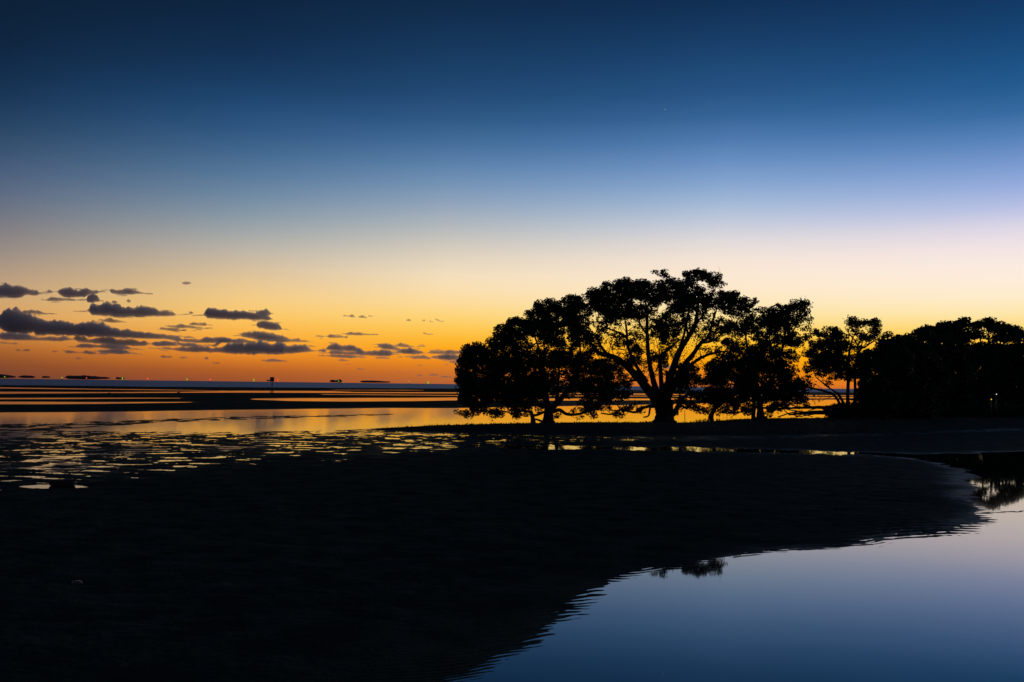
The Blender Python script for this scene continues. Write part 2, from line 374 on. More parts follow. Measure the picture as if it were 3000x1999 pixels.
        # scattered worm casts and footmarks
        k = perlin(X / .11, Y / .11, 91); z = z + np.where(dry & (sd > .4), 0.010 * np.clip(k - 0.72, 0, 1) - 0.02 * np.clip(perlin(X / .2, Y / .2, 95) - 0.80, 0, 1), 0)
    return z

# columns: dense in front, coarse all the way round;  rows: even in depth as seen from eye height
half = math.radians(34.5)
c_in = np.arctan(np.linspace(-math.tan(half), math.tan(half), 870))
c_out = np.concatenate([np.linspace(half, math.radians(60), 40)[1:], np.linspace(math.radians(60), 2 * math.pi - math.radians(60), 60)[1:-1], np.linspace(2 * math.pi - math.radians(60), 2 * math.pi - half, 40)[:-1]])
ang = np.concatenate([c_in, c_out])
dep = np.concatenate([np.array([8000, 4800, 3200, 2400, 1900, 1500, 1250, 1080, 980]), np.arange(920, 300, -1.4), np.arange(300, 110, -1.15), np.arange(110, 8, -0.72), [7.4, 6.6]])
rad = H * FPX / dep
A, Rr = np.meshgrid(ang, rad)
GX, GY = Rr * np.sin(A), Rr * np.cos(A)
GZ = height(GX, GY)
nr, nc = GX.shape
verts = np.stack([GX, GY, GZ], -1).reshape(-1, 3)
i = np.arange(nr - 1)[:, None] * nc; j = np.arange(nc)[None, :]; j2 = (j + 1) % nc
faces = np.stack([i + j, i + j2, i + nc + j2, i + nc + j], -1).reshape(-1, 4)
cap = len(verts); verts = np.vstack([verts, [[0, 0, float(height(np.array([0.]), np.array([.05]))[0])]]])
me = np_mesh('tidal_flat', verts, faces)
g = link('tidal_flat', me, M_SAND); tag(g, 'dark rippled wet sand and mud of the tidal flat', kind='structure')

# still water of the pools and creek, then the open sea beyond the last bar
edge_px = [(-800, 1122.5), (0, 1131.3), (230, 1132.6), (450, 1136.5), (700, 1140.5), (1000, 1139.6), (1330, 1144), (1900, 1148.5), (2400, 1154), (3000, 1160), (3600, 1166)]
ea, er = [], []
for u in np.linspace(-700, 3600, 90):
    p = ground(u, interp(u, edge_px)); ea.append(math.atan2(p[0], p[1])); er.append(math.hypot(p[0], p[1]))
th = np.concatenate([np.linspace(min(ea), max(ea), 240), np.linspace(max(ea), min(ea) + 2 * math.pi, 60)[1:-1]])
r_in = np.interp(th, ea, er, right=er[-1]); r_in = np.where(th > max(ea), er[-1] + (er[0] - er[-1]) * (th - max(ea)) / (min(ea) + 2 * math.pi - max(ea)), r_in)
n_t = len(th)
def ring_mesh(name, radii):
    vs = np.concatenate([np.stack([r * np.sin(th), r * np.cos(th), np.zeros(n_t)], -1) for r in radii])
    k = np.arange(len(radii) - 1)[:, None] * n_t; jj = np.arange(n_t)[None, :]; j2 = (jj + 1) % n_t
    return np_mesh(name, vs, np.stack([k + jj, k + j2, k + n_t + j2, k + n_t + jj], -1).reshape(-1, 4), False)
w = link('water', ring_mesh('water', [np.full(n_t, .05), r_in * .02, r_in * .1, r_in * .3, r_in]), M_WATER)
tag(w, 'still water of the creek and the tidal pools mirroring the sky', kind='structure')
s = link('sea', ring_mesh('sea', [r_in, r_in * 2, np.full(n_t, 1500.), np.full(n_t, 4000.), np.full(n_t, 14000.)]), M_SEA)
tag(s, 'blue grey open sea below the horizon', kind='structure')

def on_ground(u, v):
    """point where the sight line of a photograph pixel meets the flat"""
    z = 0.0
    for _ in range(5):
        p = ground(u, v, z); z = float(height(np.array([p[0]]), np.array([p[1]]), False)[0])
    return np.array([p[0], p[1], z])

# ------------------------------------------------------------------ trees
def catmull(P, sub=5):
    P = [np.asarray(p, float) for p in P]
    if len(P) < 3:
        return [P[0] + (P[1] - P[0]) * t for t in np.linspace(0, 1, sub + 1)]
    Q = [2 * P[0] - P[1]] + P + [2 * P[-1] - P[-2]]
    out = []
    for k in range(1, len(Q) - 2):
        a, b, c, d = Q[k-1], Q[k], Q[k+1], Q[k+2]
        for t in np.linspace(0, 1, sub, endpoint=False):
            out.append(.5 * (2*b + (c - a)*t + (2*a - 5*b + 4*c - d)*t*t + (3*b - a - 3*c + d)*t**3))
    out.append(P[-1]); return out
def tube(path, radii, sides, V, Fc, wob=0.0):
    n0 = len(V); n = len(path); up = np.array([.31, .77, .55])
    for k in range(n):
        d = path[min(k+1, n-1)] - path[max(k-1, 0)]; d = d / (np.linalg.norm(d) + 1e-9)
        a = np.cross(d, up); a /= np.linalg.norm(a) + 1e-9; b = np.cross(d, a)
        for q in range(sides):
            t = 2 * math.pi * q / sides; rr = radii[k] * (1 + wob * random.uniform(-1, 1))
            V.append(path[k] + rr * (math.cos(t) * a + math.sin(t) * b))
    for k in range(n - 1):
        for q in range(sides):
            q2 = (q + 1) % sides
            Fc.append((n0 + k*sides + q, n0 + k*sides + q2, n0 + (k+1)*sides + q2, n0 + (k+1)*sides + q))
    Fc.append(tuple(n0 + q for q in range(sides))[::-1]); Fc.append(tuple(n0 + (n-1)*sides + q for q in range(sides)))
def leaf_mesh(name, C, L, Wd):
    n = len(C)
    d = rng.normal(size=(n, 3)); d[:, 2] *= .7; d /= np.linalg.norm(d, axis=1)[:, None]
    e = rng.normal(size=(n, 3)); s_ = np.cross(d, e); s_ /= np.linalg.norm(s_, axis=1)[:, None]
    L = L[:, None]; Wd = Wd[:, None]
    V = np.stack([C - d * L * .5, C + s_ * Wd * .5, C + d * L * .5, C - s_ * Wd * .5], 1).reshape(-1, 3)
    return np_mesh(name, V, np.arange(4 * n).reshape(n, 4), False)

def make_tree(name, label, cat, group, base_px, trunk_px, limbs, ells, depth_spread, leaf=(7.0, 4.2), dens=1.0, Y=None, twig=True, clump_r=(5.5, 15.5), sprays=0):
    """base_px: foot of the trunk;  trunk_px/limbs: [(u, v, width)...] as seen;  ells: leaf masses (u, v, ru, rv, density)"""
    foot = on_ground(*base_px) if Y is None else None
    if Y is not None:
        p = at(base_px[0], base_px[1], Y); foot = np.array([p[0], Y, float(height(np.array([p[0]]), np.array([Y]), False)[0])])
    Y0 = foot[1]; pxm = Y0 / FPX
    root = empty(name, foot); tag(root, label, cat, group)
    sk = []                                                           # skeleton points for the twigs
    limb_paths = []
    def build(part, P, dy_end, parent, sides=9):
        n = len(P); pts = []
        for k, (u, v, w_) in enumerate(P):
            pts.append(at(u, v, Y0 + dy_end * (k / max(n - 1, 1))**1.2))
        path = catmull(pts, 5)
        wr = np.interp(np.linspace(0, 1, len(path)), np.linspace(0, 1, n), [p[2] for p in P]) * .5 * pxm
        V, Fc = [], []; tube(path, wr, sides, V, Fc, .07)
        V = [v_ - foot for v_ in V]
        o = link(part, list_mesh(part, V, Fc), M_BARK, parent)
        sk.extend((p, r_) for p, r_ in zip(path, wr))
        if part == 'limb': limb_paths.append((path, wr, sum(math.hypot(P[q+1][0] - P[q][0], P[q+1][1] - P[q][1]) for q in range(n - 1))))
        return o
    for k, P in enumerate(trunk_px):
        P = [(P[0][0], P[0][1] + 14, P[0][2] * 1.1)] + list(P)
        build('trunk', P, 0.25 * k, root, 12)
    for P in limbs:
        build('limb', P, random.uniform(-1, 1) * depth_spread, root)
    # leaf masses
    CC, LL, WW, hubs = [], [], [], []
    for (u, v, ru, rv, dn) in ells:
        n = max(3, int(dn * dens * 3.9 * math.pi * ru * rv / (math.pi * 12**2)))
        yc = Y0 + random.uniform(-.75, .75) * depth_spread
        yr = 0.8 * (ru + rv) * .5 * pxm + .25
        t = rng.uniform(0, 2 * math.pi, n); q = np.sqrt(rng.uniform(0, 1, n))
        pu, pv = u + ru * q * np.cos(t), v + rv * q * np.sin(t)
        py = yc + yr * np.sqrt(np.maximum(0, 1 - q * q)) * rng.uniform(-1, 1, n)
        for a, b, y in zip(pu, pv, py):
            h = at(a, b, y); hubs.append(h)
            cr = random.uniform(*clump_r); m = int(random.uniform(26, 52) * (cr / 12)**2 * (8 / leaf[0])**1.9)
            g_ = rng.normal(size=(m, 3)); g_ *= np.minimum(1, 1.45 / np.linalg.norm(g_, axis=1))[:, None]; g_ = g_ * np.array([.66, .66, .48]) * cr * pxm
            CC.append(h + g_)
            LL.append(rng.uniform(.65, 1.25, m) * leaf[0] * pxm); WW.append(rng.uniform(.7, 1.2, m) * leaf[1] * pxm)
    SV, SF = [], []
    for path, wr, px_len in limb_paths:
        for _ in range(int(round(sprays * px_len / 100))):
            k = random.randint(int(len(path) * .3), max(int(len(path) * .3), int(len(path) * .82))); d = path[k + 1] - path[k]; d = d / (np.linalg.norm(d) + 1e-9)
            e = d * .7 + rng.normal(size=3) * .55 + np.array([0, 0, .12]); e /= np.linalg.norm(e)
            ln = random.uniform(22, 75) * pxm; bend = rng.normal(size=3) * .22 * ln
            p1 = path[k] + e * ln * .35 + bend * .5; p2 = path[k] + e * ln * .7 + bend; p3 = path[k] + e * ln + bend * .6 + np.array([0, 0, .1 * ln])
            tu, tv = to_px(np.array([p3[0]]), np.array([p3[1]]), np.array([p3[2]])); tu, tv = float(tu[0]), float(tv[0])
            if not any(((tu - q[0]) / q[2])**2 + ((tv - q[1]) / q[3])**2 < 1.25 for q in ells) and random.random() > (.5 if 960 < tv < 1180 else 0): continue
            r0 = min(wr[k] * .6, .008 + .014 * ln)
            tube(catmull([path[k], p1, p2, p3], 3), np.linspace(r0, .005, 10), 4, SV, SF)
            for a_ in (p1, p2, p2, p3, p3):
                b_ = a_ + (e * .5 + rng.normal(size=3) * .7) * random.uniform(7, 22) * pxm
                tube([a_, (a_ + b_) * .5 + rng.normal(size=3) * .025, b_], [.008, .006, .004], 3, SV, SF)
                bu, bv = to_px(np.array([b_[0]]), np.array([b_[1]]), np.array([b_[2]])); bu, bv = float(bu[0]), float(bv[0])
                if random.random() < .5 and (950 < bv < 1180 or any(((bu - q[0]) / (q[2] + 8))**2 + ((bv - q[1]) / (q[3] + 8))**2 < 1.1 for q in ells)):
                    m = random.randint(4, 15); CC.append(b_ + rng.normal(size=(m, 3)) * random.uniform(3, 7) * pxm)
                    LL.append(rng.uniform(.6, 1.1, m) * leaf[0] * pxm); WW.append(rng.uniform(.7, 1.1, m) * leaf[1] * pxm)
    if SV:
        sp_ = link('sprigs', list_mesh('sprigs', [v_ - foot for v_ in SV], SF), M_BARK, root); sp_['kind'] = 'stuff'
    CC = np.concatenate(CC); LL = np.concatenate(LL); WW = np.concatenate(WW)
    crown = link('crown', leaf_mesh('crown', CC - foot, LL, WW), M_LEAF, root)
    crown['kind'] = 'stuff'
    if twig and sk:
        V, Fc = [], []
        S = np.array([p for p, _ in sk]); SR = np.array([r_ for _, r_ in sk])
        for h in hubs:
            if random.random() > twig * .5: continue
            dd = np.linalg.norm((S - h) * np.array([1, .6, 1]), axis=1) + np.where(S[:, 2] > h[2] + .2, 1.0, 0)
            k = int(np.argmin(dd)); a = S[k]
            ln = np.linalg.norm(h - a)
            if ln < .1: continue
            m1 = a + (h - a) * .38 + rng.normal(size=3) * ln * .07 + np.array([0, 0, .05 * ln]); m2 = a + (h - a) * .74 + rng.normal(size=3) * ln * .07
            path = catmull([a, m1, m2, h], 3); r0 = min(SR[k] * .8, .010 + .016 * ln)
            tube(path, np.linspace(r0, .006, len(path)), 4, V, Fc)
            if len(S) < 2500:
                S = np.vstack([S, path[2:-2:2]]); SR = np.concatenate([SR, np.full(len(path[2:-2:2]), r0 * .7)])
            for _ in range(2):
                e = h + rng.normal(size=3) * np.array([.35, .3, .3]) * 14 * pxm
                tube([m2, (m2 + e) * .5 + rng.normal(size=3) * .03, e], [.007, .006, .004], 3, V, Fc)
        V = [v_ - foot for v_ in V]
        tw = link('twigs', list_mesh('twigs', V, Fc), M_BARK, root); tw['kind'] = 'stuff'
    return root

SPREADING = [
    # big tree
    dict(name='mangrove_tree', label='tallest spreading mangrove tree with thick trunk and fan of bare limbs', base=(1946, 1237),
         trunk=[[(1946, 1238, 84), (1946, 1230, 62), (1946, 1215, 52), (1945, 1195, 54), (1944, 1172, 62)]],
         limbs=[[(1929, 1180, 34), (1889, 1129, 26), (1846, 1083, 21), (1807, 1051, 17), (1775, 1040, 14), (1750, 1033, 10), (1736, 1011, 8), (1722, 995, 6)],
                [(1782, 1041, 9), (1761, 1015, 7), (1746, 985, 5)],
                [(1930, 1182, 22), (1915, 1119, 17), (1906, 1083, 15), (1900, 1044, 13), (1896, 990, 11), (1895, 954, 9), (1896, 915, 8), (1890, 880, 5)],
                [(1896, 1120, 13), (1868, 1079, 11), (1850, 1044, 9), (1839, 1011, 8), (1836, 972, 7), (1832, 940, 5)],
                [(1839, 992, 7), (1807, 972, 5), (1775, 961, 4)],
                [(1895, 980, 7), (1878, 955, 5), (1870, 925, 4)],
                [(1943, 1180, 20), (1937, 1115, 14), (1934, 1061, 11), (1939, 1040, 9), (1968, 1015, 7), (1985, 1000, 5)],
                [(1948, 1180, 16), (1955, 1133, 11), (1954, 1100, 9), (1953, 1086, 7)],
                [(1950, 1180, 30), (1961, 1115, 23), (1975, 1072, 20), (1993, 1026, 16), (2018, 986, 13), (2036, 951, 11), (2043, 911, 9), (2048, 870, 6), (2052, 840, 4)],
                [(1958, 1160, 22), (2004, 1072, 16), (2032, 1036, 13), (2054, 1004, 10), (2075, 986, 8), (2089, 940, 6), (2100, 905, 4)],
                [(1962, 1150, 18), (2000, 1096, 14), (2025, 1069, 11), (2050, 1051, 9), (2086, 1036, 7), (2132, 1029, 5)],
                [(1989, 1045, 9), (1996, 1004, 7), (2007, 969, 6), (2004, 930, 5), (1998, 890, 4)],
                [(2018, 988, 8), (2010, 950, 6), (2018, 910, 5), (2010, 870, 4)],
                [(2033, 955, 7), (2062, 920, 5), (2080, 880, 4), (2092, 850, 3)],
                [(2054, 1006, 6), (2085, 1000, 5), (2120, 975, 4), (2155, 950, 3)],
                [(1960, 1226, 18), (1979, 1204, 15), (1993, 1176, 12), (2007, 1161, 9), (2036, 1147, 7)],
                [(1925, 1190, 14), (1893, 1192, 8), (1861, 1208, 7), (1818, 1201, 6), (1793, 1214, 5), (1761, 1211, 4)],
                [(1905, 1190, 7), (1903, 1205, 6), (1899, 1219, 5), (1885, 1223, 4)],
                [(1870, 1112, 9), (1845, 1117, 7), (1812, 1127, 6)],
                [(1924, 1085, 5), (1930, 1060, 4), (1920, 1035, 3)],
                [(2025, 1070, 5), (2035, 1090, 4), (2046, 1108, 3)]],
         ells=[(1800, 850, 35, 28, 2.0), (1840, 850, 40, 33, 2.2), (1880, 848, 30, 28, 1.8), (1770, 890, 40, 35, 1.9), (1815, 905, 45, 33, 2.1), (1860, 915, 42, 20, 1.7), (1920, 860, 36, 30, 1.8), (1960, 850, 42, 30, 2.2),
               (1990, 880, 45, 32, 2.2), (1935, 800, 20, 10, 1.1), (1948, 815, 8, 8, .6), (1970, 822, 18, 12, 1.5), (2008, 808, 9, 14, 1.4), (2050, 806, 42, 18, 2.0), (2088, 818, 26, 20, 1.8), (2112, 832, 10, 12, 1.2),
               (2025, 845, 34, 28, 2.0), (2075, 860, 32, 16, .6), (2040, 892, 45, 24, 2), (2110, 882, 42, 24, 2.1), (2150, 875, 32, 18, 2.0), (2185, 890, 22, 16, 1.4), (2205, 888, 10, 14, 1.2), (2160, 908, 36, 16, 1.5),
               (1905, 900, 30, 16, 1.5), (1943, 960, 52, 34, 1.5), (1980, 930, 42, 26, 1.4), (1910, 930, 18, 14, .6), (1960, 995, 28, 16, 1.1), (1780, 940, 36, 20, 1.1), (1830, 955, 20, 10, .5), (1760, 980, 22, 18, 1.2), (1800, 985, 26, 8, .5),
               (1857, 1040, 20, 38, 1.3), (1845, 1005, 10, 12, .6), (1920, 1045, 18, 16, 1.4), (1938, 1065, 12, 20, 1.4), (1880, 1085, 14, 20, .6),
               (1785, 1075, 42, 26, 1.8), (1812, 1115, 42, 20, 1.6), (1800, 1150, 38, 28, 1.8), (1842, 1160, 24, 10, .8), (1775, 1195, 18, 10, .8), (1810, 1214, 18, 9, 1.4), (1850, 1192, 36, 8, 1.0), (1882, 1198, 16, 7, .8),
               (2110, 955, 36, 22, 1.2), (2085, 990, 20, 14, .8), (2150, 965, 32, 22, 1.3), (2190, 938, 22, 18, 1.2), (2150, 1008, 36, 14, 1.0), (2095, 1030, 24, 9, .6), (2062, 918, 16, 12, .4),
               (2008, 1100, 30, 36, 2.0), (1992, 1130, 26, 22, 1.8), (2036, 1118, 18, 22, 1.2), (2024, 1072, 12, 12, .7), (2010, 1163, 26, 10, .8), (1965, 1105, 10, 12, .8), (1870, 985, 30, 40, .25), (1810, 1000, 40, 20, .35), (2130, 985, 60, 40, .4), (2060, 960, 30, 40, .25), (1960, 1020, 60, 30, .25), (1990, 1190, 30, 20, .5)], spread=1.5, sprays=8),
    dict(name='mangrove_tree', label='wide low mangrove tree leaning left with its leaves hanging over the pool', base=(1606, 1240),
         trunk=[[(1606, 1240, 44), (1606, 1230, 33), (1607, 1215, 28), (1608, 1195, 26)], [(1562, 1240, 17), (1561, 1228, 13), (1559, 1216, 11), (1555, 1204, 9)]],
         limbs=[[(1606, 1200, 22), (1600, 1169, 19), (1596, 1133, 15), (1589, 1097, 11), (1586, 1061, 9), (1575, 1010, 6), (1560, 970, 4)],
                [(1612, 1200, 20), (1643, 1169, 16), (1664, 1140, 13), (1686, 1108, 10), (1695, 1080, 8), (1700, 1030, 6), (1690, 960, 4)],
                [(1629, 1182, 11), (1634, 1150, 9), (1636, 1111, 7), (1640, 1060, 5), (1650, 1000, 4)],
                [(1614, 1208, 14), (1639, 1202, 11), (1661, 1214, 9), (1693, 1214, 8), (1721, 1206, 6), (1750, 1200, 4)],
                [(1561, 1218, 8), (1573, 1216, 8), (1593, 1208, 8)],
                [(1565, 1228, 5), (1575, 1230, 6), (1590, 1236, 7)],
                [(1556, 1206, 6), (1530, 1204, 6), (1505, 1213, 5), (1480, 1206, 4), (1440, 1203, 3), (1400, 1209, 3)],
                [(1598, 1150, 9), (1560, 1128, 8), (1510, 1112, 6), (1450, 1100, 4), (1400, 1085, 3)],
                [(1588, 1090, 8), (1550, 1050, 6), (1500, 1020, 5), (1470, 1000, 3)],
                [(1600, 1165, 7), (1560, 1160, 6), (1500, 1165, 5), (1420, 1160, 3)],
                [(1540, 1030, 5), (1560, 1010, 4), (1590, 1005, 3)], [(1535, 1020, 4), (1555, 1020, 4), (1580, 995, 3)]],
         ells=[(1400, 1085, 60, 68, 2.2), (1388, 1040, 38, 34, 2.1), (1368, 1120, 26, 32, 2), (1470, 1040, 65, 50, 2.3), (1490, 1105, 75, 55, 2.3), (1395, 1165, 55, 28, 2), (1388, 1198, 40, 12, 1.3), (1344, 1211, 11, 7, 1.4), (1374, 1213, 16, 7, 1.0), (1412, 1206, 20, 9, 1.2),
               (1460, 1212, 18, 14, 1.6), (1440, 1203, 12, 9, 1), (1530, 1182, 45, 20, 1.7), (1526, 1211, 24, 11, 1.6), (1500, 1196, 16, 8, 1.0), (1480, 975, 32, 18, 1.9), (1458, 984, 12, 9, 1.7), (1530, 960, 46, 28, 2.2), (1575, 930, 40, 30, 2.2), (1600, 900, 34, 20, 2.1), (1624, 888, 12, 14, 1.7),
               (1640, 940, 46, 40, 2.2), (1680, 888, 34, 20, 2.1), (1690, 930, 42, 45, 2.2), (1728, 878, 30, 24, 2.1), (1745, 862, 22, 18, 1.9), (1620, 985, 55, 18, 1.9), (1700, 985, 36, 30, 2),
               (1590, 1055, 55, 34, 2.1), (1650, 1055, 50, 24, 1.5), (1720, 1070, 42, 30, 2.0), (1760, 1090, 36, 30, 2), (1560, 1125, 42, 36, 2.1), (1600, 1108, 30, 30, 1.7), (1665, 1105, 34, 14, .8), (1705, 1120, 42, 24, 1.5), (1750, 1140, 50, 30, 2),
               (1740, 1178, 45, 20, 1.6), (1715, 1203, 34, 12, 1.2), (1710, 1219, 13, 8, 1.2), (1736, 1214, 11, 7, 1), (1627, 1222, 12, 8, 1.3), (1585, 1195, 14, 10, .5), (1550, 1160, 50, 18, 1.8), (1460, 1150, 60, 30, 2.2), (1440, 995, 14, 8, .5), (1650, 1080, 42, 22, 1.2), (1690, 1048, 45, 16, 1.0), (1735, 1030, 34, 20, .9), (1650, 1135, 50, 30, .5), (1530, 1015, 40, 14, .9), (1622, 1003, 40, 13, 1.3), (1510, 998, 34, 15, 1.4), (1655, 1012, 32, 18, 1.3), (1580, 962, 44, 26, 2.0), (1625, 1035, 50, 12, .6), (1560, 1040, 40, 14, 1.0), (1500, 950, 26, 14, 1.6), (1660, 1150, 40, 20, .5), (1610, 1130, 40, 24, .9)], spread=1.5),
    dict(name='mangrove_tree', label='dense rounded mangrove tree with leaves sweeping low, just right of the tallest tree', base=(2229, 1226),
         trunk=[[(2229, 1227, 42), (2228, 1219, 24), (2227, 1200, 18), (2226, 1175, 17)], [(2207, 1226, 13), (2208, 1210, 11), (2212, 1190, 10)], [(2081, 1228, 17), (2086, 1212, 13), (2094, 1199, 11), (2106, 1186, 9)]],
         limbs=[[(2227, 1180, 15), (2215, 1130, 12), (2200, 1080, 9), (2190, 1020, 7), (2180, 960, 4)], [(2229, 1180, 14), (2258, 1120, 11), (2285, 1050, 8), (2300, 980, 6), (2312, 920, 4)],
                [(2224, 1172, 11), (2160, 1125, 8), (2110, 1085, 5)], [(2232, 1165, 9), (2290, 1140, 7), (2350, 1128, 4)], [(2295, 1000, 5), (2330, 960, 4), (2345, 910, 3)], [(2106, 1188, 8), (2140, 1160, 6), (2180, 1130, 4)],
                [(2228, 1190, 8), (2180, 1205, 5), (2140, 1211, 4), (2105, 1209, 3)], [(2230, 1195, 7), (2262, 1196, 5), (2300, 1186, 4), (2350, 1182, 3)]],
         ells=[(2235, 925, 38, 24, 1.9), (2202, 958, 26, 20, 1.3), (2290, 910, 30, 18, 2.0), (2342, 896, 25, 15, 2.0), (2355, 915, 12, 20, 1.7), (2322, 938, 30, 18, 2.0), (2270, 955, 48, 26, 2.1), (2372, 938, 8, 12, .7), (2365, 965, 14, 12, .9), (2310, 995, 40, 22, 1.9), (2245, 990, 42, 18, 1.5), (2355, 988, 20, 12, .9),
               (2120, 1060, 40, 20, 1.8), (2088, 1090, 24, 26, 1.9), (2180, 1045, 55, 34, 2.2), (2240, 1045, 55, 40, 2.3), (2150, 1100, 75, 40, 2.1), (2240, 1105, 75, 45, 1.9), (2308, 1045, 34, 18, 1.2), (2300, 1085, 34, 24, 1.2), (2340, 1105, 34, 22, 1.1), (2330, 1138, 45, 18, 1.9), (2078, 1120, 26, 26, 2.0),
               (2070, 1162, 45, 18, 1.9), (2140, 1158, 65, 24, 2.2), (2230, 1158, 65, 24, 2.2), (2300, 1168, 36, 15, 1.5), (2022, 1190, 20, 14, 1.4), (2060, 1200, 30, 9, 1.4), (2110, 1203, 30, 8, 1.2), (2168, 1204, 38, 8, 1.3), (2180, 1188, 50, 12, 1.3), (2258, 1203, 20, 10, 1.4), (2288, 1188, 32, 10, 1.3), (2355, 1184, 30, 9, .5), (2338, 1163, 34, 12, 1.5), (2110, 1180, 45, 14, 1.3)], spread=1.6),
    dict(name='mangrove_tree', label='slender airy mangrove tree beside the dense dark grove', base=(2484, 1222),
         trunk=[[(2484, 1224, 13), (2484, 1200, 11), (2484, 1150, 10), (2486, 1100, 9), (2487, 1050, 8), (2490, 1020, 6), (2500, 985, 4)], [(2476, 1222, 9), (2474, 1190, 8), (2462, 1165, 8), (2452, 1150, 7)]],
         limbs=[[(2474, 1205, 9), (2460, 1183, 8), (2452, 1169, 8), (2437, 1154, 7), (2395, 1141, 6), (2362, 1135, 4), (2330, 1128, 3)], [(2500, 1210, 9), (2505, 1150, 8), (2505, 1100, 8), (2509, 1064, 7), (2518, 1028, 6), (2538, 1015, 4), (2558, 1000, 3), (2585, 985, 2)],
                [(2518, 1030, 4), (2507, 1002, 4), (2489, 980, 3), (2475, 960, 2)], [(2520, 1025, 4), (2532, 990, 3), (2552, 965, 2)], [(2487, 1060, 5), (2460, 1030, 4), (2430, 990, 3)], [(2486, 1090, 5), (2450, 1070, 4), (2410, 1040, 3)],
                [(2452, 1152, 5), (2420, 1130, 4), (2390, 1105, 3)]],
         ells=[(2440, 982, 28, 20, 2.0), (2408, 975, 22, 15, 1.7), (2500, 950, 20, 14, 2.0), (2538, 943, 28, 9, 2.0), (2568, 953, 14, 12, 1.9), (2560, 974, 16, 8, 1.4), (2522, 972, 28, 14, .6), (2598, 983, 13, 7, 1.7),
               (2420, 1040, 40, 38, 1.9), (2468, 1018, 24, 16, 1.5), (2462, 1060, 26, 22, 1.6), (2508, 1032, 14, 20, .9), (2532, 1044, 16, 12, 1.4), (2440, 1095, 40, 12, .9), (2398, 1078, 34, 22, 1.3), (2492, 1085, 16, 34, .8), (2378, 1030, 18, 20, 1.0), (2400, 1008, 30, 14, 1.2), (2412, 1122, 40, 6, .4), (2520, 1100, 18, 30, 1.3), (2455, 1003, 34, 24, 1.5), (2522, 998, 30, 14, .9), (2440, 1062, 44, 32, 1.3), (2475, 1088, 30, 24, 1.0), (2400, 1050, 34, 30, 1.2), (2535, 1070, 20, 30, 1.6), (2550, 990, 28, 12, .8), (2505, 1060, 26, 24, .9)], spread=1.2, sprays=3),
]
for T in SPREADING:
    make_tree(T['name'], T['label'], 'tree', 'spreading mangroves on the low bank', T['base'], T['trunk'], T['limbs'], T['ells'], T['spread'], twig=.8, sprays=T.get('sprays', 6))

def tr(u, b=1226, top=1060, w_=16):
    return [[(u, b, w_ * 1.5), (u + 2, b - 30, w_), (u - 3, (b + top) // 2, w_ * .8), (u + 4, top, w_ * .4)]]
def lb(u, pts):
    return [[(u, 1150, 8), ((u + a) * .5 + 5, (1150 + b) * .5, 6), (a, b, 3)] for a, b in pts]
GROVE = [
    ('low round tree at the left end of the dense dark grove', 2590, 44.5, [(2592, 1008, 26, 12, 2.3), (2630, 997, 24, 11, 2.3), (2560, 1048, 32, 26, 2.4), (2600, 1035, 38, 30, 2.5), (2560, 1105, 40, 50, 2.6), (2620, 1105, 55, 60, 2.8), (2545, 1165, 30, 38, 2.6), (2600, 1180, 65, 34, 2.9), (2640, 1060, 34, 40, 2.6)], [(2560, 1050), (2600, 1030), (2640, 1060)]),
    ('sloping tree in the dense dark grove between its low round end and its bumpy middle', 2690, 47.5, [(2630, 1012, 24, 14, 2.2), (2662, 1004, 34, 22, 2.5), (2703, 990, 34, 24, 2.5), (2690, 1060, 55, 50, 2.8), (2680, 1150, 60, 60, 2.9), (2730, 1110, 50, 60, 2.8), (2690, 1195, 60, 25, 2.8)], [(2660, 1005), (2700, 985), (2735, 1060)]),
    ('bumpy topped tree in the middle of the dense dark grove', 2790, 57.0, [(2722, 970, 30, 11, 2.3), (2760, 957, 24, 10, 2.3), (2805, 951, 20, 10, 2.2), (2740, 976, 28, 16, 2.2), (2785, 965, 30, 18, 2.2), (2828, 950, 24, 16, 2.1), (2820, 985, 40, 20, 2.0), (2770, 1025, 55, 45, 2.8), (2790, 1110, 62, 62, 2.9), (2790, 1185, 70, 35, 2.9)], [(2745, 980), (2785, 965), (2828, 955)]),
    ('tallest tree of the dense dark grove with gaps of sky in its top', 2890, 65.0, [(2894, 944, 24, 13, 2.1), (2864, 953, 18, 11, 2.0), (2926, 958, 26, 12, 2.2), (2950, 966, 18, 10, 2.1), (2860, 980, 20, 14, 1.5), (2950, 985, 20, 12, 1.5), (2900, 968, 30, 10, 1.1), (2905, 992, 50, 10, .9), (2870, 1035, 55, 28, 2.6), (2930, 1040, 50, 30, 2.6), (2890, 1110, 75, 62, 3), (2890, 1185, 80, 35, 3)], [(2864, 955), (2894, 945), (2926, 960)]),
    ('tree at the right edge of the dense dark grove', 2990, 68.0, [(2974, 972, 20, 12, 2.1), (3004, 985, 34, 16, 2.1), (2975, 1005, 22, 12, 1.4), (3050, 1000, 45, 24, 2.5), (3000, 1055, 65, 45, 2.7), (3010, 1130, 80, 65, 3), (3000, 1192, 80, 30, 3)], [(2976, 975), (3010, 985), (3050, 1000)]),
    ('tree behind the right edge of the dense dark grove, mostly out of frame', 3140, 66.0, [(3120, 1010, 60, 30, 2.5), (3190, 1025, 60, 40, 2.5), (3140, 1080, 90, 60, 2.8), (3150, 1160, 110, 55, 2.8)], [(3120, 1010), (3190, 1020)]),
]
for lab, u, Yg, ells, ends in GROVE:
    make_tree('grove_tree', lab, 'tree', 'trees of the dense grove', (u, 1226), tr(u, 1224 if Yg < 50 else 1216), lb(u, ends), ells, 2.2, leaf=(8.6, 5.4), Y=Yg, dens=1.2, twig=.25, clump_r=(8, 14))

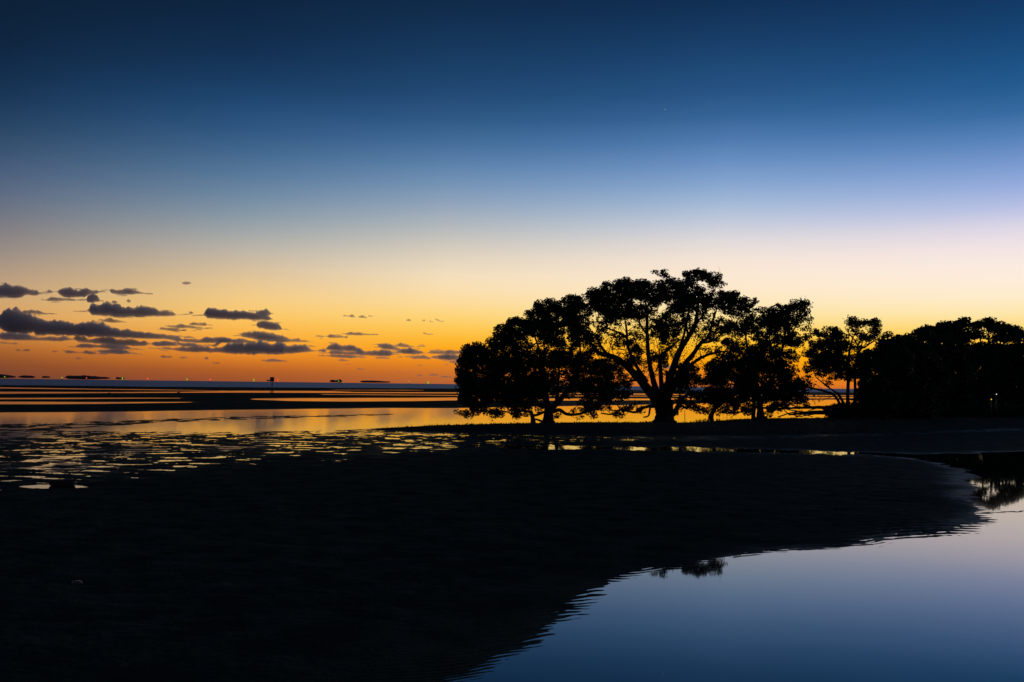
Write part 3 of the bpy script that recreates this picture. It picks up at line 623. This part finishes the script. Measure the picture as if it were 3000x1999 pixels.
def shrub(label, u, v, Yg, ells):
    make_tree('mangrove_shrub', label, 'shrub', 'low shrubs along the bank', (u, v), [[(u, v, 8), (u + 2, v - 14, 5), (u + 4, v - 26, 3)]], [], ells, .4, leaf=(8, 4.6), Y=Yg, twig=.4)
shrub('dark mounded shrub at the foot of the slender tree', 2462, 1226, 46.5, [(2460, 1206, 42, 16, 3.0), (2440, 1214, 26, 10, 2.6), (2490, 1200, 34, 20, 2.8), (2520, 1205, 30, 20, 2.8)])
shrub('long low shrub in front of the dense grove', 2620, 1226, 47.0, [(2560, 1212, 40, 14, 2.8), (2630, 1210, 50, 16, 2.8), (2700, 1211, 50, 15, 2.8)])
shrub('far low shrub below the tallest tree of the dense grove', 2860, 1220, 52.0, [(2780, 1204, 50, 16, 2.8), (2860, 1204, 60, 16, 2.8), (2950, 1204, 60, 16, 2.8), (3030, 1204, 50, 16, 2.8)])

# ------------------------------------------------------------------ shoots along the berm
def shoots():
    P = np.array(BERM); n = 30000
    X = rng.uniform(P[:, 0].min(), P[:, 0].max(), n); Y = rng.uniform(P[:, 1].min(), P[:, 1].max(), n)
    sd = -poly_sd(X, Y, BERM)
    uu, vv = to_px(X, Y)
    keep = (sd > 0.15) & (uu < 2550) & (uu > 1000) & ((rng.uniform(0, 1, n) < .25) | (sd < 1.8))
    X, Y = X[keep], Y[keep]; Z = height(X, Y, False); n = len(X)
    hgt = rng.uniform(.03, .085, n); a = rng.uniform(0, 2 * math.pi, n); rr = rng.uniform(.012, .028, n)
    V = np.zeros((n, 4, 3))
    for k in range(3):
        V[:, k, 0] = X + rr * np.cos(a + k * 2.094); V[:, k, 1] = Y + rr * np.sin(a + k * 2.094); V[:, k, 2] = Z - .01
    V[:, 3, 0] = X + rng.normal(0, .012, n); V[:, 3, 1] = Y + rng.normal(0, .012, n); V[:, 3, 2] = Z + hgt
    b = np.arange(n)[:, None] * 4
    Fc = np.concatenate([b + np.array([[0, 1, 3]]), b + np.array([[1, 2, 3]]), b + np.array([[2, 0, 3]])])
    o = link('grass', np_mesh('grass', V.reshape(-1, 3), Fc, False), M_GRASS)
    tag(o, 'short spiky shoots covering the low bank under the trees', kind='stuff')
shoots()

# ------------------------------------------------------------------ clouds and far islands: closed lofts with a ragged outline
def loft(prof, Y, depth_k, rag, nseg=None, ring=16, seed=0, lens=True):
    """prof: [(u, top, bottom)...] photograph pixels at distance Y"""
    u0, u1 = prof[0][0], prof[-1][0]
    nseg = nseg or int(np.clip((u1 - u0) / 2.2, 14, 220))
    us = np.linspace(u0, u1, nseg)
    tp = interp(us, prof, 1); bt = interp(us, prof, 2)
    V, Fc = [], []
    s = np.linspace(0, 1, nseg); end = np.clip(np.minimum(s, 1 - s) / .07, 0, 1)**.7
    nz = fbm(us / 26 + seed * 3.7, np.full(nseg, seed * 1.3), 5, 5, .62)
    nb = fbm(us / 30 + seed * 5.1, np.full(nseg, seed * 2.3 + 9), 6, 4, .5)
    tp = tp - 1.1; bt = bt + 1.1
    th_ = bt - tp
    tp = tp - nz * rag * (1.8 + .13 * th_) * end; bt = bt + nb * rag * .5 * (1.5 + .1 * th_) * end
    mid = (tp + bt) / 2; hh = np.maximum((bt - tp) / 2, .25) * np.maximum(end, .06)
    for k in range(nseg):
        dm = depth_k * hh[k] * Y / FPX
        for q in range(ring):
            a = 2 * math.pi * q / ring
            ww = 1 + .22 * float(fbm(np.array([us[k] / 9 + seed]), np.array([q * .9 + seed]), 8, 2)[0]) * rag
            V.append(at(us[k], mid[k] - 1.12 * hh[k] * math.sin(a) * ww, Y + dm * math.cos(a) * (abs(math.cos(a)) if lens else 1) * ww))
    for k in range(nseg - 1):
        for q in range(ring):
            q2 = (q + 1) % ring
            Fc.append((k*ring + q, k*ring + q2, (k+1)*ring + q2, (k+1)*ring + q))
    Fc.append(tuple(range(ring))[::-1]); Fc.append(tuple((nseg-1)*ring + q for q in range(ring)))
    return V, Fc

def cloud_material():
    m = bpy.data.materials.new('cloud'); m.use_nodes = True; nt = m.node_tree; nt.nodes.clear()
    v = nt.nodes.new('ShaderNodeVolumePrincipled'); v.inputs['Color'].default_value = (.99, .975, .975, 1); v.inputs['Density'].default_value = .05
    v.inputs['Anisotropy'].default_value = .72
    o = nt.nodes.new('ShaderNodeOutputMaterial'); nt.links.new(v.outputs[0], o.inputs['Volume'])
    return m
M_CLOUD = cloud_material()
A4 = lambda L: [(x / 3.361, 760 + a / 3.361, 760 + b / 3.361) for x, a, b in L]
A5 = lambda L: [(650 + x / 3.136, 840 + a / 3.136, 840 + b / 3.136) for x, a, b in L]
CLOUDS = [
    ('ragged dark cloud cut by the left edge in the upper row', A4([(-60, 310, 340), (0, 248, 372), (60, 250, 374), (110, 264, 374), (200, 268, 372), (250, 280, 345), (320, 300, 352), (380, 312, 352), (398, 328, 340)])),
    ('broad frayed cloud in the upper row, second from the left edge', A4([(555, 315, 325), (580, 302, 340), (640, 292, 368), (720, 300, 370), (830, 300, 372), (880, 300, 345), (940, 302, 340), (985, 315, 330)])),
    ('thin flat cloud hanging just below the broad frayed cloud', A4([(440, 400, 403), (500, 376, 410), (570, 378, 410), (620, 388, 405), (700, 385, 408), (760, 395, 408)])),
    ('small knotted cloud just below the right end of the broad frayed cloud', A4([(845, 395, 405), (870, 350, 420), (900, 345, 422), (960, 365, 415), (990, 408, 412)])),
    ('small tapering cloud at the right end of the upper row', A4([(1070, 300, 305), (1090, 292, 330), (1150, 300, 342), (1200, 300, 345), (1270, 295, 343), (1330, 308, 340), (1380, 325, 338), (1440, 335, 340)])),
    ('long humped dark cloud standing alone above the great cloud bank', A4([(830, 512, 518), (880, 480, 520), (890, 450, 530), (930, 440, 540), (970, 440, 545), (1040, 430, 552), (1090, 435, 560), (1130, 452, 565), (1200, 465, 568), (1300, 480, 565), (1400, 465, 562), (1500, 485, 560), (1600, 508, 560), (1700, 525, 556), (1740, 545, 552), (1800, 535, 550)])),
    ('flat bottomed dark cloud right of the long humped cloud', [(594, 920, 928), (600, 908, 930), (615, 905, 932), (650, 908, 934), (680, 912, 935), (720, 914, 935), (755, 916, 937), (780, 924, 938), (803, 935, 938)]),
    ('small puff riding on the right end of the flat bottomed cloud', [(755, 916, 922), (765, 909, 926), (780, 909, 926), (795, 918, 922)]),
    ('small lens cloud under the long humped cloud', A4([(990, 608, 612), (1040, 585, 617), (1080, 583, 620), (1130, 595, 620), (1210, 615, 620)])),
    ('great dark cloud bank reaching in from the left edge, largest of all', A4([(-60, 540, 710), (0, 505, 718), (80, 495, 720), (180, 495, 722), (230, 530, 722), (270, 540, 722), (330, 580, 710), (360, 570, 742), (410, 595, 740), (440, 610, 738), (550, 608, 735), (640, 615, 742), (700, 630, 745), (740, 655, 748), (800, 630, 752), (900, 620, 756), (960, 630, 758), (1040, 650, 760), (1100, 670, 765), (1170, 690, 768), (1250, 700, 772), (1350, 715, 775), (1450, 722, 780), (1550, 735, 780), (1650, 750, 778), (1720, 740, 785), (1780, 755, 780), (1800, 765, 775)])),
    ('thin streak of cloud on top of the great bank', A4([(200, 510, 525), (250, 500, 530), (310, 502, 535), (370, 508, 538), (450, 530, 540), (490, 535, 538)])),
    ('low cloud band under the left end of the great bank', A4([(-40, 740, 780), (0, 730, 785), (60, 725, 790), (160, 728, 792), (250, 738, 795), (330, 765, 795), (400, 768, 797), (500, 765, 800), (600, 770, 805), (640, 760, 800), (720, 785, 800)])),
    ('long lumpy cloud band under the middle of the great bank', A4([(715, 760, 790), (740, 752, 805), (820, 760, 812), (870, 790, 818), (930, 785, 822), (1000, 768, 830), (1090, 775, 845), (1180, 792, 850), (1290, 790, 848), (1370, 810, 850), (1430, 808, 850), (1480, 830, 845)])),
    ('thin ragged cloud below the long lumpy band', A4([(720, 855, 862), (780, 838, 870), (850, 828, 872), (920, 845, 870), (990, 842, 868), (1060, 835, 880), (1150, 845, 885), (1200, 860, 885), (1260, 860, 887), (1325, 882, 886)])),
    ('short oval cloud at the right end of the long lumpy band', A4([(1490, 825, 835), (1540, 805, 852), (1620, 805, 855), (1700, 815, 852), (1750, 835, 845)])),
    ('thin wavy cloud carrying on from the right tip of the great bank', A4([(1640, 775, 785), (1720, 765, 800), (1850, 790, 815), (1950, 790, 822), (2040, 770, 825), (2100, 780, 820), (2180, 770, 815), (2260, 785, 820), (2353, 800, 815), (2390, 812, 818)])),
    ('long flat dark cloud bank low in the middle left, above the channel marker', A4([(1560, 872, 880), (1600, 862, 888), (1660, 865, 890), (1710, 880, 893), (1760, 870, 900), (1850, 870, 910), (1950, 850, 912), (2050, 860, 915), (2100, 875, 915), (2170, 872, 915)]) + A5([(50, 535, 608), (100, 525, 612), (200, 515, 615), (350, 510, 615), (450, 525, 620), (510, 515, 620), (600, 540, 615), (680, 535, 605), (760, 540, 602), (830, 575, 602), (880, 590, 598)])),
    ('short cloud wedged between the wavy cloud and the long flat bank', A4([(1740, 822, 830), (1800, 820, 855), (1900, 825, 862), (1950, 845, 858)])),
    ('thin cloud strip lying on top of the long flat bank', A4([(2050, 845, 850), (2120, 830, 860)]) + A5([(0, 470, 510), (60, 475, 512), (150, 480, 515), (200, 480, 515), (260, 500, 512)])),
    ('two humped cloud above the right end of the long flat bank', A5([(145, 448, 455), (200, 430, 462), (250, 415, 470), (370, 415, 495), (430, 430, 502), (510, 445, 508), (580, 460, 510), (640, 485, 508), (690, 478, 508), (755, 500, 507)])),
    ('compact sloping cloud below the flat bottomed cloud', A5([(310, 350, 358), (330, 325, 370), (400, 325, 385), (435, 315, 392), (490, 325, 398), (530, 350, 398), (558, 385, 393)])),
    ('lowest of three thin streaks left of the compact sloping cloud', A4([(1565, 683, 688), (1640, 673, 700), (1720, 680, 706), (1770, 695, 705), (1800, 700, 704)])),
    ('middle of three thin streaks left of the compact sloping cloud', A4([(1660, 660, 668), (1750, 648, 675), (1850, 648, 676), (1950, 662, 682), (2015, 678, 682)])),
    ('topmost of three thin streaks left of the compact sloping cloud', A4([(1855, 635, 640), (1900, 625, 648), (1960, 630, 648), (2020, 620, 650), (2045, 640, 648)])),
    ('small broken cloud at the lower left of the thin ragged cloud', A4([(625, 912, 918), (690, 902, 925), (750, 912, 925), (800, 912, 920), (850, 898, 925), (900, 905, 932), (965, 930, 934)])),
    ('small flat cloud under the right half of the thin ragged cloud', A4([(960, 902, 908), (1010, 890, 920), (1090, 895, 930), (1190, 882, 930), (1250, 900, 930), (1310, 925, 932)])),
    ('upper part cloud of the cluster left of the tree tops, humped', A5([(945, 575, 582), (980, 540, 580), (1050, 525, 585), (1120, 540, 590), (1200, 545, 590), (1260, 560, 608), (1310, 590, 612)])),
    ('longest flat cloud of the cluster between marker and trees', A5([(965, 600, 612), (1000, 588, 620), (1080, 590, 618), (1160, 600, 625), (1250, 592, 625), (1330, 597, 632), (1420, 585, 637), (1500, 585, 637), (1585, 605, 635)])),
    ('lowest thin cloud of the cluster between marker and trees', A5([(945, 632, 637), (1010, 625, 645), (1100, 628, 652), (1180, 625, 655), (1252, 645, 652)])),
    ('sloping cloud joining the two halves of the cluster left of the trees', A5([(1420, 530, 538), (1480, 525, 570), (1540, 528, 575), (1590, 560, 580), (1640, 570, 590), (1650, 580, 588)])),
    ('small arched cloud at the top of the cluster left of the trees', A5([(1575, 540, 548), (1630, 518, 552), (1700, 530, 558), (1785, 552, 558), (1815, 535, 553), (1845, 548, 553)])),
    ('lumpy cloud at the right end of the cluster left of the trees', A5([(1600, 600, 606), (1650, 575, 612), (1730, 570, 618), (1800, 580, 620), (1855, 600, 612)])),
    ('upper of the flat clouds running behind the leftmost tree edge', A5([(1875, 605, 612), (1950, 590, 615), (2050, 588, 618), (2180, 585, 618), (2270, 582, 612), (2340, 590, 600)])),
    ('thin cloud low between the cluster and the leftmost tree', A5([(1675, 640, 645), (1760, 632, 658), (1850, 638, 662), (1920, 655, 662)])),
    ('lower of the flat clouds running behind the leftmost tree edge', A5([(1920, 640, 650), (2000, 630, 665), (2080, 618, 670), (2150, 628, 672), (2200, 645, 660)])),
    ('small lens cloud low above the horizon under the long flat bank', A5([(385, 680, 686), (470, 665, 690), (540, 675, 690), (568, 682, 686)])),
    ('thin dark dash of cloud high between marker and trees', A5([(1125, 430, 436), (1190, 420, 442), (1280, 428, 444), (1330, 436, 444), (1395, 436, 446)])),
    ('small double puff left of the thin dark dash', A5([(960, 450, 460), (1000, 437, 466), (1050, 455, 470), (1090, 450, 470), (1130, 462, 468)])),
]
for k, (lab, pr) in enumerate(CLOUDS):
    Yc = 5200 + 190 * ((k * 7) % 11)
    V, Fc = loft(pr, Yc, 1.6, .85, seed=k + 1)
    c = np.mean(np.array(V), axis=0)
    o = link('cloud', list_mesh('cloud', np.array(V) - c, Fc), M_CLOUD); o.location = c
    tag(o, lab, 'cloud', 'dusk clouds over the sea')
WISPS = [A4(x) for x in ([(455, 328, 332), (480, 300, 330), (525, 318, 328)], [(1855, 520, 525), (1880, 515, 540), (1905, 528, 535)], [(150, 890, 895), (180, 882, 900), (220, 895, 902), (260, 882, 905), (300, 898, 903)],
         [(735, 973, 976), (775, 965, 980), (815, 972, 975)], [(510, 908, 912), (540, 900, 914), (575, 910, 913)], [(1575, 955, 962), (1600, 940, 965), (1640, 950, 966), (1700, 962, 965)], [(1765, 970, 974), (1810, 960, 976), (1850, 968, 974)],
         [(2010, 970, 978), (2030, 962, 988), (2055, 975, 980)], [(2090, 1020, 1023), (2140, 1015, 1026), (2185, 1021, 1024)], [(0, 805, 825), (60, 818, 830), (180, 830, 834)], [(1790, 230, 238), (1830, 222, 248), (1870, 225, 242), (1885, 240, 244)],
         [(1100, 420, 428), (1130, 412, 436), (1160, 415, 425)], [(1245, 405, 412), (1265, 400, 425), (1290, 412, 420)], [(1870, 695, 698), (1935, 704, 707)], [(895, 608, 612), (915, 600, 615), (935, 605, 610)])]
WISPS += [A5(x) for x in ([(2080, 690, 696), (2130, 683, 704), (2200, 688, 704)], [(1405, 652, 657), (1500, 645, 662), (1550, 655, 660)], [(1060, 672, 678), (1110, 668, 684), (1175, 680, 683)], [(855, 452, 456), (890, 446, 460), (940, 456, 460)],
         [(1110, 262, 266), (1160, 262, 272), (1190, 255, 280), (1230, 275, 282)], [(1250, 278, 283), (1290, 265, 286), (1340, 282, 288)], [(1340, 268, 272), (1390, 272, 276)], [(1690, 310, 314), (1720, 300, 314), (1740, 310, 314)], [(1955, 300, 304), (2000, 310, 318), (2045, 320, 324)],
         [(1845, 428, 432), (1890, 430, 440), (1950, 434, 442)], [(890, 585, 592), (930, 565, 600), (960, 580, 600)], [(1775, 818, 821), (1810, 810, 824), (1845, 817, 820)], [(1900, 810, 814), (1950, 803, 816), (1995, 812, 814)], [(2000, 826, 829), (2070, 820, 832), (2135, 828, 831)],
         [(1610, 783, 785), (1655, 784, 787)], [(1240, 757, 760), (1275, 753, 762), (1310, 758, 760)], [(900, 474, 478), (925, 474, 480)], [(1130, 714, 717), (1180, 715, 718)], [(1800, 724, 727), (1850, 723, 726)], [(2040, 714, 718), (2085, 715, 718)],
         [(1840, 310, 314), (1870, 314, 318)], [(1905, 312, 318), (1945, 320, 325)], [(600, 396, 399), (630, 397, 402)], [(1615, 643, 646), (1655, 642, 648)])]
WISPS.append([(1925, 1074, 1077), (1955, 1070, 1080), (1975, 1075, 1077)])
_rw = random.Random(5)
for k, (lab, pr) in enumerate(CLOUDS):                                # torn shreds trailing from the ends and tops of the clouds
    u0, u1 = pr[0][0], pr[-1][0]; hmax = max(b - a for _, a, b in pr)
    for side in (0, 1, 1, 2, 2):
        if _rw.random() > .75: continue
        ln = _rw.uniform(.10, .28) * min(u1 - u0, 160) + 6; th = _rw.uniform(1.0, 2.6)
        uc = u1 + ln * _rw.uniform(0, .5) if side == 1 else u0 - ln * _rw.uniform(0, .4) if side == 0 else _rw.uniform(u0, u1)
        q = min(max(uc, u0), u1); a, b = float(interp(q, pr, 1)), float(interp(q, pr, 2))
        vc = _rw.uniform(a, b) if side < 2 else (a - _rw.uniform(1, 4) if _rw.random() < .6 else b + _rw.uniform(1, 4))
        if uc - ln / 2 > 1330: continue
        sl = _rw.uniform(-.04, .08)
        WISPS.append([(uc - ln / 2, vc - .2 * th - sl * ln, vc + .2 * th - sl * ln), (uc - ln * .15, vc - .6 * th, vc + .4 * th), (uc + ln * .2, vc - .5 * th, vc + .5 * th), (uc + ln / 2, vc - .2 * th + sl * ln, vc + .2 * th + sl * ln)])
V, Fc = [], []
for k, pr in enumerate(WISPS):
    v_, f_ = loft(pr, 4000 + 37 * ((k * 11) % 31), 2.0, .9, seed=80 + k, ring=8); n0 = len(V)
    V += v_; Fc += [tuple(q + n0 for q in f) for f in f_]
o = link('cloud_wisps', list_mesh('cloud_wisps', V, Fc), M_CLOUD); tag(o, 'scattered small wisps of dark cloud over the sea', kind='stuff')

A1 = lambda L: [(x / 5.229, 1080 + a / 5.229, 1080 + b / 5.229) for x, a, b in L]
A6 = lambda L: [(450 + x / 2.768, 1080 + a / 2.768, 1080 + b / 2.768) for x, a, b in L]
ISLES = [('low dark island on the horizon cut by the left edge', A1([(-60, 95, 138), (0, 95, 137), (60, 103, 138), (150, 110, 136), (250, 127, 131)])),
         ('slim island second from the left edge on the horizon', A1([(275, 127, 131), (370, 114, 137), (480, 117, 137), (545, 129, 132)])),
         ('smallest flat island left of the long island', A1([(635, 130, 133), (690, 122, 139), (772, 132, 135)])),
         ('long dark island with a blunt left end and a red light before it', A1([(986, 132, 140), (1010, 120, 148), (1040, 113, 150), (1130, 120, 154), (1230, 118, 155), (1280, 115, 156), (1400, 122, 158), (1550, 136, 155), (1700, 140, 150)])),
         ('short island right of the long island behind a mirage-doubled green light', A1([(1770, 145, 150), (1800, 137, 157), (1870, 145, 157), (1915, 150, 153)])),
         ('knobbly twin headed island right of the channel marker', A6([(1425, 101, 104), (1440, 96, 106), (1455, 92, 108), (1475, 97, 107), (1492, 96, 107), (1508, 92, 110), (1520, 93, 110), (1530, 102, 106)])),
         ('thin flat island left of the leftmost tree', A6([(1670, 106, 108), (1700, 104, 109), (1750, 101, 111), (1840, 104, 112), (1925, 109, 111)])),
         ('tiny island just left of the channel marker', A6([(916, 96.5, 98), (930, 95, 99), (947, 96, 98.5)]))]
for k, (lab, pr) in enumerate(ISLES):
    V, Fc = loft(pr, 7500, 2.5, .35, seed=140 + k, lens=False); c = np.mean(np.array(V), axis=0)
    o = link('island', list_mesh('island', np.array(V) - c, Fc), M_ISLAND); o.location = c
    tag(o, lab, 'island', 'islands along the horizon')

# ------------------------------------------------------------------ small things
def emit(name, c, s_):
    m = bpy.data.materials.new(name); m.use_nodes = True; nt = m.node_tree; nt.nodes.clear()
    e = nt.nodes.new('ShaderNodeEmission'); e.inputs[0].default_value = (*c, 1); e.inputs[1].default_value = s_
    o = nt.nodes.new('ShaderNodeOutputMaterial'); nt.links.new(e.outputs[0], o.inputs[0]); return m
M_RED, M_GREEN, M_WHITE, M_AMBER = emit('red_lamp', (1, .05, .03), 1.7), emit('green_lamp', (.25, .8, .02), 1.0), emit('white_lamp', (1, .9, .7), 3.0), emit('amber_lamp', (1, .5, .05), 1.3)
import bmesh
def ball(name, r, mat, parent, loc, seg=10):
    bm = bmesh.new(); bmesh.ops.create_uvsphere(bm, u_segments=seg, v_segments=max(6, seg - 2), radius=r); me = bpy.data.meshes.new(name); bm.to_mesh(me); bm.free()
    o = link(name, me, mat, parent); o.location = loc; return o
def rod(name, pts, radii, mat, parent, sides=8):
    V, Fc = [], []; tube([np.array(p, float) for p in pts], radii, sides, V, Fc); return link(name, list_mesh(name, V, Fc), mat, parent)
def box(name, x, y, z, mat, parent, loc, bev=.02):
    bm = bmesh.new(); bmesh.ops.create_cube(bm, size=1); bmesh.ops.scale(bm, vec=(x, y, z), verts=bm.verts)
    if bev: bmesh.ops.bevel(bm, geom=bm.edges[:], offset=bev, segments=2, affect='EDGES')
    me = bpy.data.meshes.new(name); bm.to_mesh(me); bm.free(); o = link(name, me, mat, parent); o.location = loc; return o

def beacon(label, u, vs, mat, Yb=900, r=.52):
    top = [at(u, v, Yb) for v in vs]; x = top[0][0]
    root = empty('navigation_beacon', (x, Yb, 0)); tag(root, label, 'beacon', 'channel beacons out at sea')
    zt = top[0][2]
    rod('pile', [(0, 0, -1), (0, 0, zt * .5), (0, 0, zt - r)], [.16, .14, .12], M_PAINT, root)
    for p in top: ball('lamp', r, mat, root, (0, 0, p[2]))  # a second glowing ball stands in for the light's mirage reflection
beacon('green beacon light in front of the island at the left edge', 13.8, [1104.3], M_GREEN)
beacon('green beacon light at the left tip of the long island', 181.7, [1106.8], M_GREEN)
beacon('red beacon light in front of the long island', 253.4, [1107.9], M_RED)
beacon('green beacon light and its mirage image on the short island', 358.8, [1107.9, 1110.8], M_GREEN)
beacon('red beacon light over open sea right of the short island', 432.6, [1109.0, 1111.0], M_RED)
beacon('faint green beacon light and its mirage image between two red lights', 548, [1110.6, 1113], M_GREEN, r=.42)
beacon('red beacon light between the two mirage-doubled green lights', 616, [1111.6, 1113.6], M_RED)
beacon('green beacon light and its mirage image left of the channel marker', 743.7, [1111.8, 1116.6], M_GREEN, r=.5)
beacon('red beacon light and its mirage image just right of the channel marker', 813.8, [1112.3, 1116.6], M_RED)
beacon('green beacon light on the twin headed island', 992, [1117], M_GREEN, r=.5)
beacon('faint yellow green beacon light right of the thin flat island', 1198, [1118.6], M_GREEN, r=.36)
beacon('green beacon light and its mirage image nearest the leftmost tree', 1254.5, [1119.7, 1123], M_GREEN, r=.55)
beacon('red beacon light seen through the slender tree', 2469, [1130], M_RED)
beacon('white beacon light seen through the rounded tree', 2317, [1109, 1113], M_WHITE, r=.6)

# channel marker: pole with a square board
p = ground(797, 1134.0); root = empty('channel_marker', p); tag(root, 'dark channel marker pole with a square board rising from the sea edge', 'marker')
tp_ = at(797, 1106.5, p[1])[2]
rod('pole', [(0, 0, -.5), (0, 0, tp_ * .5), (0, 0, tp_)], [.15, .14, .12], M_PAINT, root)
bd = at(797, 1111.8, p[1])[2]
box('board', 1.35, .12, 1.5, M_PAINT, root, (0, -.2, bd), .04)

# stake in the pool
p = on_ground(2006, 1238); root = empty('stake', p); tag(root, 'thin upright stake standing at the bank beside the tallest tree', 'stake')
rod('shaft', [(0, 0, -.1), (.01, 0, .25), (0, 0, at(2007, 1203, p[1])[2] - p[2])], [.018, .015, .011], M_WOOD, root, 6)

# fallen branches in the pool under the slender tree
def fallen(label, parts, Yf, cat='branch'):
    base = at(parts[0][0][0], parts[0][0][1], Yf); root = empty('fallen_branch', (base[0], Yf, 0)); tag(root, label, cat, 'fallen branches in the pool')
    for n_, P in enumerate(parts):
        pts = [at(u, v, Yf + .25 * k * (-1)**n_) - np.array([base[0], Yf, 0]) for k, (u, v, w_) in enumerate(P)]
        path = catmull(pts, 5); wr = np.interp(np.linspace(0, 1, len(path)), np.linspace(0, 1, len(P)), [q[2] for q in P]) * .5 * Yf / FPX
        V, Fc = [], []; tube(path, wr, 7, V, Fc, .12); link('stem' if n_ == 0 else 'side_branch', list_mesh('stem', V, Fc), M_WOOD, root)
fallen('thick dead log lying across the golden pool, upper of the two', [[(2455, 1196, 11), (2400, 1194, 10), (2350, 1195, 8), (2300, 1197, 6), (2262, 1198, 4)], [(2350, 1195, 4), (2330, 1190, 3), (2312, 1184, 2)], [(2400, 1194, 4), (2380, 1200, 3), (2368, 1203, 2)]], 47.5)
fallen('thick dead log lying across the golden pool, lower of the two', [[(2460, 1211, 16), (2420, 1209, 14), (2380, 1209, 11), (2340, 1212, 8), (2310, 1216, 4)], [(2370, 1210, 5), (2330, 1204, 4), (2300, 1199, 2)], [(2390, 1212, 5), (2360, 1218, 3), (2330, 1222, 2)]], 45.5)
fallen('tangle of thin bare sticks at the bank below the rounded tree', [[(2280, 1222, 4), (2310, 1212, 4), (2340, 1206, 3)], [(2296, 1200, 3), (2310, 1212, 3), (2350, 1222, 2)], [(2320, 1208, 3), (2350, 1214, 3), (2382, 1222, 2)], [(2330, 1221, 3), (2360, 1212, 2), (2378, 1210, 2)]], 44.5)

# rounded log in the near puddle
p = on_ground(176, 1430); Yl = p[1]; pm = Yl / FPX
root = empty('driftwood_log', (p[0], Yl + .06, 0)); tag(root, 'short rounded dark log lying in the small bright puddle', 'log')
V, Fc = [], []
xs = np.array([-37, -36.5, -34.5, -31, -24, -10, 8, 22, 29, 33, 35.5, 36.5, 36.8]) * pm; rr = np.array([.15, .5, .72, .86, .95, .98, 1.0, 1.05, 1.06, 1.0, .84, .6, .2]) * 9.2 * pm
tube([np.array([a, .004 * math.sin(9 * a), 8.0 * pm - (0.6 * pm if a < -.1 else 0)]) for a in xs], rr, 16, V, Fc, .03)
link('body', list_mesh('body', V, Fc), M_WOOD, root)
V, Fc = [], []; tube([np.array([22 * pm, -.01, 14 * pm]), np.array([25 * pm, -.012, 18.2 * pm])], [3 * pm, 2.4 * pm], 8, V, Fc, .1); link('knot', list_mesh('knot', V, Fc), M_WOOD, root)

# shell on the near sand
p = on_ground(226, 1709); root = empty('shell', p); tag(root, 'pale glossy shell lying alone on the dark sand at lower left', 'shell')
V, Fc = [], []; nu, nv = 18, 9
for a in range(nv + 1):
    for q in range(nu):
        ph = (a / nv) * math.pi / 2; tt = 2 * math.pi * q / nu
        k = 1 + .03 * math.cos(9 * tt)
        V.append((.046 * math.cos(ph) * math.cos(tt) * k, .034 * math.cos(ph) * math.sin(tt) * k, .024 * math.sin(ph) - .002))
for a in range(nv):
    for q in range(nu):
        Fc.append((a*nu + q, a*nu + (q+1) % nu, (a+1)*nu + (q+1) % nu, (a+1)*nu + q))
link('valve', list_mesh('valve', V, Fc), M_SHELL, root)
ball('hinge', .006, M_SHELL, root, (-.042, 0, .003), 8)

# rocks on the far bars
def rock(label, u, v, wpx, hpx):
    p = on_ground(u, v); pm = p[1] / FPX
    bm = bmesh.new(); bmesh.ops.create_icosphere(bm, subdivisions=3, radius=1)
    for q in bm.verts:
        n = 1 + .25 * float(fbm(np.array([q.co.x * 1.3 + u]), np.array([q.co.y * 1.3 + q.co.z]), 3, 3)[0]); q.co *= n
        q.co.x *= wpx * .5 * pm; q.co.y *= wpx * .4 * pm; q.co.z *= hpx * pm
    me = bpy.data.meshes.new('rock'); bm.to_mesh(me); bm.free(); o = link('rock', me, M_ROCK); o.location = p; tag(o, label, 'rock', 'rocks on the far sand bars')
rock('dark rock at the edge of a far strip of water, larger of two', 523, 1151.5, 10, 2.6)
rock('dark rock at the edge of a far strip of water, smaller of two', 320, 1152.3, 8, 1.8)

# two distant house lamps, set on added posts before the dark grove, and one star
def post_lamp(label, u, v, Yl, mat, r):
    q = at(u, v, Yl); z0 = float(height(np.array([q[0]]), np.array([Yl]), False)[0])
    root = empty('house_light', (q[0], Yl, z0)); tag(root, label, 'lamp', 'house lamps by the dark grove')
    rod('post', [(0, 0, -.2), (0, 0, (q[2] - z0) * .5), (0, 0, q[2] - z0)], [.045, .04, .035], M_PAINT, root)  # added post, only carries the distant house lamp
    ball('lamp', r, mat, root, (0, -.05, q[2] - z0 + r * .5))
post_lamp('tiny amber house lamp placed in front of the dark grove, lower of two', 2903, 1171, 49.5, M_AMBER, .03)
post_lamp('tiny white house lamp placed in front of the dark grove, upper of two', 2918, 1156, 49.0, emit('cool_lamp', (1, .93, .8), 1.2), .026)
st = ball('star', 2.6, emit('star', (.75, .93, 1), 1.0), None, tuple(at(1948.5, 320.5, 9000)), 10); tag(st, 'single pale star high in the blue sky', 'star')
